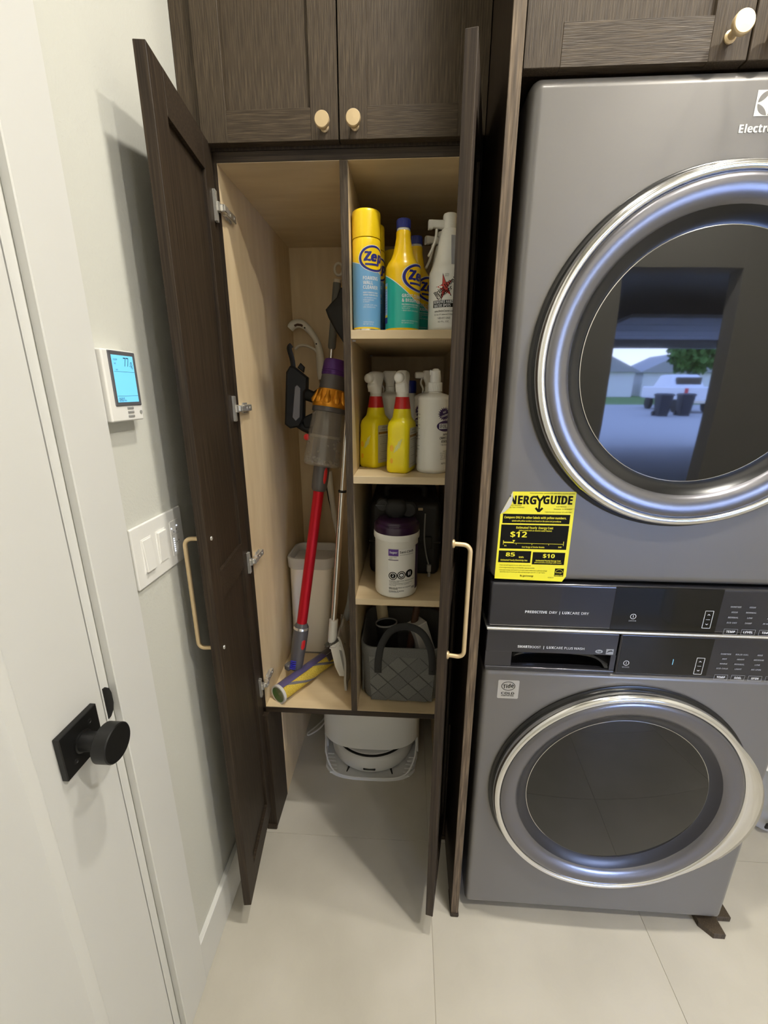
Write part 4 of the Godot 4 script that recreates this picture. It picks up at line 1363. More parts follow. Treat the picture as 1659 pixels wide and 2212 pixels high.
func white_spray(label: String, p: Vector3, turn: float, printed: bool) -> Node3D:
	var t := thing("spray_bottle", label, "spray bottle", p, turn, "cleaning bottles on the top shelf")
	var R := 0.0435
	var body := put(MB.new().lathe([Vector2(0, 0.003), Vector2(0.040, 0.0), Vector2(0.0428, 0.003), Vector2(R, 0.008), Vector2(R, 0.122), Vector2(0.0425, 0.129), Vector2(0.0375, 0.139), Vector2(0.0325, 0.152), Vector2(0.0285, 0.168), Vector2(0.0245, 0.190), Vector2(0.0210, 0.208), Vector2(0.0180, 0.216), Vector2(0.0, 0.217)], 48, Transform3D.IDENTITY, 0, TAU, 45), "bottle", M.bottle_white, t, true)
	# sprayer of the long gun kind: cap, nose and hooked lever
	var b := MB.new()
	b.lathe([Vector2(0.0158, 0.2145), Vector2(0.0158, 0.2440), Vector2(0.0146, 0.2470), Vector2(0, 0.2475)], 32)
	b.loft([PackedVector3Array(Array(zsec(0.006, 0.016, 0.018, 0.226))), zsec(0.030, 0.014, 0.016, 0.227), zsec(0.0395, 0.0135, 0.0150, 0.2275), zsec(0.0400, 0.016, 0.0185, 0.226), zsec(0.0490, 0.016, 0.0185, 0.2255)], true, 50)
	var h := put(b, "sprayer", M.cloudy, t, true)
	put(MB.new().tube(curve([Vector3(0, 0.217, 0.030), Vector3(0, 0.200, 0.0315), Vector3(0, 0.180, 0.038), Vector3(0, 0.163, 0.047)], 5), Vector2(0.0055, 0.0030), 10, true, Vector3.RIGHT), "trigger", M.cloudy, h, true)
	if printed:
		var A := p
		# grey measuring window on the neck, as on the bottle
		var rows := []
		for q in [Vector2(0.0382, 0.138), Vector2(0.0290, 0.168), Vector2(0.0250, 0.190), Vector2(0.0228, 0.200)]:
			var row := PackedVector3Array()
			for j in 9:
				var a := lerpf(0.10, 1.25, j / 8.0)
				row.append(A + Vector3((q.x + 0.0009) * sin(a), q.y, (q.x + 0.0009) * cos(a)))
			rows.append(row)
		put(MB.new().grid(rows, false, false, 80), "neck_window", M.window_grey, body)
		var c0 := -0.22
		var r1 := R + 0.0004
		var at := func(c: float, y: float) -> Transform3D: return Transform3D(Basis(Vector3.UP, c), A + Vector3(sin(c) * r1, y, cos(c) * r1))
		# red and black star
		for k in 2:
			var st := MB.new()
			var row0 := PackedVector3Array()
			var row1 := PackedVector3Array()
			for j in 10:
				var rr := (0.030 if j % 2 == 0 else 0.0105) * (1.0 if k == 0 else 0.86)
				var a := PI / 2 + TAU * j / 10.0 + 0.25
				var g: float = c0 + rr * cos(a) * 0.72 / r1
				row0.append(A + Vector3((r1 + 0.0002 * k) * sin(c0), 0.091, (r1 + 0.0002 * k) * cos(c0)))
				row1.append(A + Vector3((r1 + 0.0002 * k) * sin(g), 0.091 + rr * sin(a), (r1 + 0.0002 * k) * cos(g)))
			st.grid([row0, row1], true, false, 80)
			put(st, "star", M.print_black if k == 0 else M.print_red, body)
		var TB := Basis(Vector3.UP, c0) * Basis(Vector3.BACK, 0.62)
		text("Bring It On!", "lettering", body, M.print_black, 0.0095, Transform3D(TB, A + Vector3(sin(c0) * (r1 + 0.0010), 0.091, cos(c0) * (r1 + 0.0010))), 0.055, 0, 1, "serifbold")
		text("Cleaner", "lettering", body, M.print_black, 0.0085, Transform3D(TB, A + Vector3(sin(c0) * (r1 + 0.0010), 0.079, cos(c0) * (r1 + 0.0010))), 0.040, 0, 1, "serifbold")
		band(A, r1, -0.85, 0.42, func(_a): return 0.0495, func(_a): return 0.0645, "black_band", body, M.print_black, 12)
		text("REMOVES HARD", "lettering", body, M.print_white, 0.0060, Transform3D(Basis(Vector3.UP, -0.27), A + Vector3(sin(-0.27) * (r1 + 0.0003), 0.0605, cos(-0.27) * (r1 + 0.0003))), 0.046, r1 + 0.0003, 1)
		text("WATER SPOTS", "lettering", body, M.print_white, 0.0060, Transform3D(Basis(Vector3.UP, -0.33), A + Vector3(sin(-0.33) * (r1 + 0.0003), 0.0530, cos(-0.33) * (r1 + 0.0003))), 0.040, r1 + 0.0003, 1)
		var k := 0
		for q in [["www.BioOnCleaner.com", 0.0045, 0.046], ["P.O. Box 137 Lakewood, CA 96023", 0.0032, 0.047], ["1-800-817-2643", 0.0045, 0.031], ["32 FL. OZ.", 0.0030, 0.027]]:
			text(q[0], "lettering", body, M.print_black, q[1], at.call(c0, 0.0415 - 0.0075 * k), q[2], r1, 1, "plain")
			k += 1
		text("CAUTION", "lettering", body, M.print_black, 0.0026, at.call(c0 + 0.1, 0.117), 0.0085, r1, 1, "plain")
		text("KEEP OUT", "lettering", body, M.print_black, 0.0022, at.call(c0 + 0.1, 0.1135), 0.0085, r1, 1, "plain")
	return t


func zsec(z: float, w: float, h: float, y: float) -> PackedVector3Array:
	var o := PackedVector3Array()
	for p in rrect(w, h, minf(w, h) * 0.25, 3):
		o.append(Vector3(p.x, y + p.y, z))
	return o


func top_shelf() -> void:
	var y: float = SHELF[0]
	aerosol("yellow and blue foaming wall cleaner can at the front left of the top shelf", Vector3(0.3815, y, -0.0475), 0.0)
	var c := aerosol("yellow capped spray can hidden close behind the foaming wall cleaner can", Vector3(0.386, y, -0.135), 0.0)
	c = aerosol("short yellow spray can deep between the foaming wall cleaner and the grout cleaner", Vector3(0.440, y, -0.215), 0.0)
	c.scale = Vector3.ONE * 0.87
	grout_bottle("yellow and teal grout cleaner bottle with blue cap at the front of the top shelf", Vector3(0.4665, y, -0.0515))
	grout_bottle("second yellow and teal bottle standing in shade behind the front grout cleaner bottle", Vector3(0.4965, y, -0.165))
	var s := white_spray("white hard water spot remover bottle with trigger at the right of the top shelf", Vector3(0.5715, y, -0.056), 0.0, true)
	(s.get_node("sprayer") as Node3D).rotation.y = -1.45
	white_spray("second white spray bottle half hidden behind the hard water spot remover", Vector3(0.5660, y, -0.170), -1.2, false)


func lemon_spray(label: String, p: Vector3, turn: float) -> Node3D:
	var t := thing("spray_bottle", label, "spray bottle", p, turn, "spray bottles on the second shelf")
	var b := MB.new().loft([sec(0.0, 0.052, 0.080, 0.012), sec(0.003, 0.058, 0.088, 0.013), sec(0.010, 0.0615, 0.0925, 0.014), sec(0.060, 0.0605, 0.091, 0.014), sec(0.095, 0.0590, 0.088, 0.016), sec(0.118, 0.0615, 0.089, 0.018), sec(0.130, 0.0600, 0.084, 0.022), sec(0.138, 0.052, 0.070, 0.022), sec(0.144, 0.0460, 0.056, 0.020), sec(0.165, 0.0425, 0.046, 0.0195)], true, 50)
	var body := put(b, "bottle", M.lemon, t, true)
	put(MB.new().loft([sec(0.165, 0.0425, 0.046, 0.0195), sec(0.176, 0.0400, 0.042, 0.0190), sec(0.195, 0.0350, 0.036, 0.0170)], true, 50), "red_shoulder", M.spray_red, t, true)
	put(MB.new().lathe([Vector2(0.0172, 0.1950), Vector2(0.0162, 0.1985), Vector2(0.0155, 0.2030), Vector2(0.0, 0.2030)], 28), "neck", M.cloudy, t, true)
	# white head: collar skirt rising to a rounded snout
	var h := MB.new()
	h.loft([sec(0.2030, 0.0320, 0.0330, 0.0150), sec(0.2150, 0.0320, 0.0340, 0.0150), sec(0.2270, 0.0305, 0.0430, 0.0140, Vector2(0, 0.002)), sec(0.2380, 0.0290, 0.0560, 0.0135, Vector2(0, 0.003)), sec(0.2480, 0.0285, 0.0600, 0.0135, Vector2(0, 0.002)), sec(0.2550, 0.0255, 0.0540, 0.0120, Vector2(0, 0.0)), sec(0.2590, 0.0190, 0.0440, 0.0085, Vector2(0, -0.002)), sec(0.2605, 0.0100, 0.0300, 0.0045, Vector2(0, -0.003))], true, 70)
	h.tube([Vector3(0, 0.2430, 0.024), Vector3(0, 0.2420, 0.0340), Vector3(0, 0.2416, 0.0385), Vector3(0, 0.2414, 0.0405)], [0.0128, 0.0126, 0.0112, 0.0070], 22, true, Vector3.ZERO, 70)
	var head := put(h, "sprayer", M.white_plastic, t, true)
	put(MB.new().tube(curve([Vector3(0, 0.2290, 0.021), Vector3(0, 0.2220, 0.0225), Vector3(0, 0.2130, 0.0195), Vector3(0, 0.2070, 0.0185)], 4), Vector2(0.0125, 0.0024), 10, true, Vector3.RIGHT), "trigger", M.white_plastic, head, true)
	# white text label on the right hand face
	var side := Transform3D(Basis(Vector3.UP, PI / 2), Vector3(0.0311, 0, 0))
	mark_local(rrect(0.066, 0.104, 0.004, 3, Vector2(0, 0.066)), "back_label", body, M.label_grey, side)
	var L := [["• ANTIBACTERIAL •", 0.112, 0.0042, 0.030], ["CLEANS AND DISINFECTS", 0.105, 0.0032, 0.048]]
	for q in L:
		text_local(q[0], body, M.print_black, q[2], Transform3D(side.basis, side.origin + Vector3(0.0003, q[1], 0)), q[3], 1)
	mark_local(bar(-0.031, 0.094, 0.031, 0.100), "label_band", body, M.label_brown, Transform3D(side.basis, side.origin + Vector3(0.0003, 0, 0)))
	for i in 13:
		text_local(["DIRECTIONS FOR USE: TO CLEAN AND DEODORIZE", "SPRAY 6 TO 8 INCHES FROM SURFACE AND WIPE", "TO DISINFECT SPRAY UNTIL THOROUGHLY WET", "LET STAND TEN MINUTES THEN WIPE CLEAN", "RINSE SURFACES THAT TOUCH FOOD"][i % 5], body, M.print_grey if i % 4 else M.print_black, 0.0021, Transform3D(side.basis, side.origin + Vector3(0.0003, 0.088 - 0.0054 * i, 0)), 0.052 - 0.006 * (i % 3), 1)
	# pale swirls and fruit printed on the front
	for q in [[0.006, 0.085, 0.0045, 0.016, 0.5], [-0.001, 0.074, 0.0030, 0.020, 0.35]]:
		var sw := MB.new()
		for k in 3:
			var pts := []
			for j in 9:
				var u := j / 8.0
				pts.append(Vector3(q[0] - 0.013 * u + 0.004 * k, q[1] - 0.050 * u * (0.7 + 0.3 * u) + 0.003 * k, 0.0458 - 0.0012 * u + (0.0006 if u < 0.5 else 0.0)))
			sw.tube(pts, Vector2(0.0011, 0.0002), 6, true, Vector3.RIGHT)
		put(sw, "printed_swirl", M.swirl, body, true)
	mark_local(ellipse(0.0048, 0.0085, 20, Vector2(-0.0135, 0.066)), "printed_lemon", body, M.lemon_orange, Transform3D(Basis.IDENTITY, Vector3(0, 0, 0.0463)))
	mark_local(ellipse(0.0038, 0.0070, 20, Vector2(-0.0135, 0.033)), "printed_lemon", body, M.lemon_orange, Transform3D(Basis.IDENTITY, Vector3(0, 0, 0.0463)))
	return t


func mark_local(poly: PackedVector2Array, called: String, parent: Node, mat: Material, xf: Transform3D) -> void:
	mark(poly, called, parent, mat, world_of(parent) * xf)


func text_local(s: String, parent: Node, mat: Material, h: float, xf: Transform3D, w: float, align: int) -> void:
	text(s, "lettering", parent, mat, h, world_of(parent) * xf, w, 0, align, "plain")


func carpet_bottle(label: String, p: Vector3, turn: float, trigger: bool) -> Node3D:
	var t := thing("spray_bottle" if trigger else "squirt_bottle", label, "spray bottle" if trigger else "bottle", p, turn, "spray bottles on the second shelf")
	var R := 0.0435
	var body := put(MB.new().lathe([Vector2(0, 0.003), Vector2(0.039, 0.0), Vector2(0.0425, 0.003), Vector2(R, 0.008), Vector2(R, 0.013), Vector2(R - 0.0006, 0.014), Vector2(R - 0.0006, 0.186), Vector2(R, 0.187), Vector2(R, 0.192), Vector2(0.0415, 0.1965), Vector2(0.030, 0.2020), Vector2(0.0175, 0.2050), Vector2(0.0160, 0.2085), Vector2(0.0, 0.2085)], 48, Transform3D.IDENTITY, 0, TAU, 45), "bottle", M.bottle_white, t, true)
	if trigger:
		sprayer(t, 0.2085, M.white_plastic)
	else:
		var rows := []
		for q in [Vector2(0.0175, 0.2090), Vector2(0.0180, 0.2100), Vector2(0.0178, 0.2300), Vector2(0.0165, 0.2315), Vector2(0.0, 0.2315)]:
			var row := PackedVector3Array()
			for j in 72:
				var a := TAU * j / 72
				var r: float = q.x * (1.0 if j % 2 else 0.96)
				row.append(Vector3(r * sin(a), q.y, r * cos(a)))
			rows.append(row)
		put(MB.new().grid(rows, true, false, 20), "cap", M.white_plastic, t, true)
		var b := MB.new().loft([sec(0.2315, 0.0285, 0.0285, 0.0125), sec(0.2420, 0.0280, 0.0280, 0.0120), sec(0.2560, 0.0240, 0.0250, 0.0080), sec(0.2590, 0.0240, 0.0240, 0.0060), sec(0.2640, 0.0140, 0.0160, 0.0040), sec(0.2650, 0.0100, 0.0120, 0.003)], true, 40)
		b.rbox(Vector3(-0.0150, 0.2480, -0.006), Vector3(-0.0100, 0.2620, 0.004), 0.002, 2)
		put(b, "nozzle", M.white_plastic, t, true)
	# print: starburst, oval plate, lines
	var A := world_of(t).origin
	var a0 := 0.62 + turn
	var r1 := R + 0.0004
	var row0 := PackedVector3Array()
	var row1 := PackedVector3Array()
	for j in 36:
		var rr := 0.0185 if j % 2 == 0 else 0.0125
		var a := TAU * j / 36.0
		var g := a0 - 0.05 + rr * cos(a) / r1
		row0.append(A + Vector3(r1 * sin(a0 - 0.05), 0.154, r1 * cos(a0 - 0.05)))
		row1.append(A + Vector3(r1 * sin(g), 0.154 + rr * sin(a) * 0.95, r1 * cos(g)))
	put(MB.new().grid([row0, row1], true, false, 80), "starburst", M.print_purple, body)
	var at := func(c: float, y: float, tilt := 0.0) -> Transform3D: return Transform3D(Basis(Vector3.UP, c) * Basis(Vector3.BACK, tilt), A + Vector3(sin(c) * (r1 + 0.0003), y, cos(c) * (r1 + 0.0003)))
	text("NO", "lettering", body, M.print_white, 0.0045, at.call(a0 - 0.06, 0.1585, 0.3), 0.0085, 0, 1)
	text("RINSING", "lettering", body, M.print_white, 0.0045, at.call(a0 - 0.03, 0.1500, 0.3), 0.0220, 0, 1)
	oval(A, R, a0 + 0.1, 0.1235, 0.0265, 0.0140, 0.0, 1.0, 0.0004, "oval_plate", body, M.print_purple)
	band(A, R + 0.0006, a0 + 0.1 - 0.46, a0 + 0.1 + 0.46, func(_a): return 0.1165, func(_a): return 0.1300, "name_plate", body, M.print_white, 10)
	text("FOLEX", "lettering", body, M.print_black, 0.0095, at.call(a0 + 0.1, 0.1233).translated(Vector3(0, 0, 0.0005)), 0.0365, r1, 1, "serifbold")
	var k := 0
	for q in [["INSTANT", 0.0050, 0.018, "bold"], ["CARPET SPOT", 0.0062, 0.036, "bold"], ["REMOVER", 0.0062, 0.026, "bold"], ["\"The Solution\"", 0.0040, 0.030, "serif"]]:
		text(q[0], "lettering", body, M.print_black, q[1], at.call(a0 + 0.1, 0.1020 - 0.0088 * k), q[2], r1, 1, q[3], 0.15)
		k += 1
	k = 0
	for s in ["REMOVES", "- PET ACCIDENTS - INK", "- COFFEE - BLOOD - GREASE", "- DIRT - GRASS - RUST", "EXCELLENT FOR LAUNDRY"]:
		text(s, "lettering", body, M.print_black, 0.0026, at.call(a0 + 0.1, 0.0590 - 0.0050 * k), 0.014 if k == 0 else 0.036 - 0.002 * k, r1, 1, "plain")
		k += 1
	text("32 FL OZ", "lettering", body, M.print_black, 0.0042, at.call(a0 + 0.1, 0.0270), 0.0225, r1, 1)
	k = 0
	for i in 11:
		if i in [2, 5, 8]:
			continue
		text(["DIRECTIONS FOR USE", "APPLY A LIBERAL AMOUNT", "TO", "AGITATE WITH FINGERS", "BLOT WITH CLEAN TOWEL", "OR", "REPEAT IF NEEDED", "DO NOT RINSE OR VACUUM", "NO", "SAFE ON ALL COLORS", "TEST FIRST"][i], "lettering", body, M.print_black, 0.0024, at.call(a0 - 1.95, 0.152 - 0.0090 * i), 0.030, r1, 1, "plain")
	return t


func second_shelf() -> void:
	var y: float = SHELF[1]
	lemon_spray("yellow spray bottle with red neck at the left, its nozzle turned to the divider", Vector3(0.3935, y, -0.165), -0.55)
	lemon_spray("yellow spray bottle with red neck at the middle front of the second shelf", Vector3(0.4690, y, -0.0900), -0.28)
	carpet_bottle("plain white carpet spot remover bottle with ribbed cap on the second shelf", Vector3(0.5535, y, -0.0915), 0.0, false)
	carpet_bottle("white trigger bottle in shade behind the left yellow spray bottle", Vector3(0.4300, y, -0.245), -1.3, true)
	carpet_bottle("white trigger bottle in shade behind the ribbed cap bottle", Vector3(0.5450, y, -0.215), -1.35, true)
	var t := thing("cleaner_bottle", "pale bottle with dark blue cap in shade at the back of the second shelf", "cleaner bottle", Vector3(0.4890, y, -0.300), 0.0, "spray bottles on the second shelf")
	put(MB.new().lathe([Vector2(0, 0), Vector2(0.036, 0.0), Vector2(0.039, 0.004), Vector2(0.039, 0.150), Vector2(0.034, 0.175), Vector2(0.018, 0.195), Vector2(0.016, 0.205), Vector2(0, 0.205)], 36, Transform3D.IDENTITY, 0, TAU, 50), "bottle", M.bottle_white, t, true)
	put(MB.new().lathe([Vector2(0.019, 0.203), Vector2(0.019, 0.235), Vector2(0.017, 0.239), Vector2(0, 0.240)], 28), "cap", M.cap_blue, t, true)


func third_shelf() -> void:
	var y: float = SHELF[2]
	var c := Vector3(0.459, y, -0.0635)
	var t := thing("wipes_canister", "white disinfectant wipes canister with a dark purple lid on the third shelf", "canister", c)
	var R := 0.0600
	var body := put(MB.new().lathe([Vector2(0, 0.004), Vector2(0.046, 0.003), Vector2(0.052, 0.0), Vector2(0.0585, 0.004), Vector2(R, 0.010), Vector2(R, 0.164), Vector2(0.0632, 0.168), Vector2(0.0638, 0.171), Vector2(0.0638, 0.184), Vector2(0.062, 0.187), Vector2(0, 0.187)], 64, Transform3D.IDENTITY, 0, TAU, 45), "canister", M.bottle_white, t, true)
	var lid := put(MB.new().lathe([Vector2(0.0622, 0.1855), Vector2(0.0628, 0.188), Vector2(0.0625, 0.203), Vector2(0.0605, 0.207), Vector2(0.0560, 0.209), Vector2(0.0540, 0.2155), Vector2(0.0510, 0.2185), Vector2(0.0, 0.2200)], 64, Transform3D.IDENTITY, 0, TAU, 45), "lid", M.lid_purple, t, true)
	put(MB.new().rbox(Vector3(-0.022, 0.2055, 0.0535), Vector3(0.010, 0.2110, 0.0585), 0.0015), "lid_tab", M.lid_purple, lid, true)
	var A := c
	# printed label, pale, slightly turned to the right
	band(A, R + 0.0003, -0.36, 1.02, func(_a): return 0.018, func(_a): return 0.148, "label", body, M.label_white, 20)
	band(A, R + 0.0006, 1.06, 1.9, func(_a): return 0.020, func(_a): return 0.152, "purple_side", body, M.print_purple, 10)
	band(A, R + 0.0006, -0.34, 0.115, func(_a): return 0.1285, func(_a): return 0.148, "purple_box", body, M.super_purple, 10)
	band(A, R + 0.0006, -0.34, 0.115, func(_a): return 0.1160, func(_a): return 0.1180, "purple_rule", body, M.print_purple, 10)
	var at := func(a: float, yy: float) -> Transform3D: return Transform3D(Basis(Vector3.UP, a), A + Vector3(sin(a) * (R + 0.0008), yy, cos(a) * (R + 0.0008)))
	text("Super", "lettering", body, M.print_white, 0.0062, at.call(-0.285, 0.1390), 0.0215, R + 0.0008, 0)
	text("Sani-Cloth", "lettering", body, M.print_black, 0.0066, at.call(0.175, 0.1395), 0.0420, R + 0.0008, 0)
	text("Germicidal Disposable Wipe", "lettering", body, M.print_black, 0.0026, at.call(0.175, 0.1320), 0.0410, R + 0.0008, 0, "plain")
	text("EXTRA LARGE", "lettering", body, M.print_grey, 0.0026, at.call(-0.29, 0.1250), 0.0200, R + 0.0008, 0)
	text("WIPE", "lettering", body, M.print_grey, 0.0026, at.call(-0.29, 0.1210), 0.0085, R + 0.0008, 0)
	var i := 0
	for a in [-0.125, 0.265, 0.66]:
		var yy := 0.0705 + 0.002 * i
		oval(A, R, a, yy, 0.0118, 0.0118, 0.80 if i < 2 else 0.0, 1.0, 0.0007, "badge_ring", body, M.print_black)
		if i < 2:
			oval(A, R, a, yy, 0.0118, 0.0118, 0.0, 0.62, 0.0007, "badge_disc", body, M.print_black)
		i += 1
	text("2", "lettering", body, M.print_white, 0.0078, at.call(-0.125, 0.0712).translated(Vector3(0, 0, 0.0004)), 0.0, 0, 1)
	oval(A, R, 0.265, 0.0725, 0.0052, 0.0044, 0.0, 1.0, 0.0010, "badge_hand", body, M.print_white)
	for q in [[0.61, 0.0745, 0.0016, 0.0062], [0.70, 0.0750, 0.0016, 0.0070]]:
		oval(A, R, q[0], q[1], q[2], q[3], 0.0, 1.0, 0.0010, "badge_stroke", body, M.print_white)
	i = 0
	for q in [["BACTERICIDAL, TUBERCULOCIDAL, VIRUCIDAL IN 2 MINUTES", 0.0022, 0.076, "bold"], ["ACTIVE INGREDIENTS:", 0.0020, 0.028, "plain"], ["n-Alkyl dimethyl ethylbenzyl ammonium chlorides", 0.0020, 0.068, "plain"], ["Isopropyl alcohol and other ingredients", 0.0020, 0.058, "plain"], ["TOTAL 100.00%", 0.0020, 0.020, "plain"], ["", 0.002, 0.0, "plain"], ["KEEP OUT OF REACH OF CHILDREN", 0.0028, 0.064, "bold"], ["WARNING", 0.0036, 0.0240, "bold"], ["", 0.002, 0.0, "plain"], ["Contains 75 WIPES", 0.0032, 0.042, "bold"], ["Made with nonwoven cloth", 0.0020, 0.028, "plain"]]:
		if q[0]:
			text(q[0], "lettering", body, M.print_black, q[1], at.call(-0.295, 0.0555 - 0.0034 * i), q[2], R + 0.0008, 0, q[3])
		i += 1
	text("PDI", "lettering", body, M.print_black, 0.0060, at.call(0.80, 0.0300), 0.0115, R + 0.0008, 0, "bold", 0.2)
	# matte black hose nozzle lying on the lid
	t = thing("hose_nozzle", "matte black rounded nozzle head lying on the purple canister lid", "nozzle", Vector3(0.455, y + 0.220, -0.075))
	var b := MB.new().loft([sec(0.000, 0.040, 0.030, 0.013), sec(0.010, 0.056, 0.036, 0.016), sec(0.024, 0.064, 0.038, 0.017), sec(0.036, 0.060, 0.036, 0.016), sec(0.044, 0.046, 0.030, 0.012), sec(0.047, 0.030, 0.018, 0.007)], true, 70)
	var nz := put(b, "nozzle_body", M.rubber, t, true)
	put(MB.new().lathe([Vector2(0, -0.009), Vector2(0.015, -0.009), Vector2(0.0175, -0.006), Vector2(0.0175, 0.006), Vector2(0.015, 0.009), Vector2(0, 0.009)], 28, Transform3D(ZUP, Vector3(-0.036, 0.034, 0.004))), "dial", M.rubber, nz, true)
	put(MB.new().rbox(Vector3(-0.055, 0.0315, 0.0125), Vector3(-0.030, 0.0365, 0.0140), 0.0005), "dial_slot", M.black, nz, true)
	put(MB.new().lathe([Vector2(0, -0.012), Vector2(0.018, -0.012), Vector2(0.0215, -0.008), Vector2(0.0215, 0.008), Vector2(0.018, 0.012), Vector2(0, 0.012)], 28, Transform3D(ZUP, Vector3(0.036, 0.020, -0.004))), "dial", M.rubber, nz, true)
	# black tool case behind, with a lead and plug hanging over it
	t = thing("tool_case", "black tool case filling the dark back of the third shelf", "tool case", Vector3(0.478, y, -0.32))
	var cs := put(MB.new().rbox(Vector3(0.372, y, -0.50), Vector3(0.590, y + 0.235, -0.165), 0.020, 3), "case_body", M.black, t)
	put(MB.new().rbox(Vector3(0.371, y + 0.108, -0.50), Vector3(0.591, y + 0.114, -0.164), 0.002), "case_seam", M.rubber, cs)
	put(MB.new().tube(curve([Vector3(0.42, y + 0.235, -0.25), Vector3(0.43, y + 0.268, -0.25), Vector3(0.53, y + 0.268, -0.25), Vector3(0.54, y + 0.235, -0.25)], 6), 0.009, 12), "carry_handle", M.rubber, cs)
	for x in [0.41, 0.55]:
		put(MB.new().rbox(Vector3(x - 0.014, y + 0.090, -0.166), Vector3(x + 0.014, y + 0.130, -0.158), 0.002), "latch", M.rubber, cs)
	put(MB.new().rbox(Vector3(0.520, y + 0.212, -0.1655), Vector3(0.5340, y + 0.220, -0.1625), 0.0008), "maker_plate", M.strip, cs)
	t = thing("power_lead", "thin grey power lead with a pale plug hanging in front of the tool case", "power lead", Vector3(0.555, y + 0.02, -0.15))
	put(MB.new().tube(curve([Vector3(0.541, y + 0.205, -0.155), Vector3(0.540, y + 0.130, -0.148), Vector3(0.548, y + 0.075, -0.148), Vector3(0.556, y + 0.045, -0.147)], 6), 0.0022, 8), "lead", M.grey_plastic, t)
	var pg := MB.new().rbox(Vector3(0.5505, y + 0.022, -0.153), Vector3(0.5635, y + 0.046, -0.140), 0.003, 2)
	pg.rbox(Vector3(0.5530, y + 0.004, -0.151), Vector3(0.5620, y + 0.0215, -0.142), 0.003, 2)
	put(pg, "plug", M.grey_plastic, t)


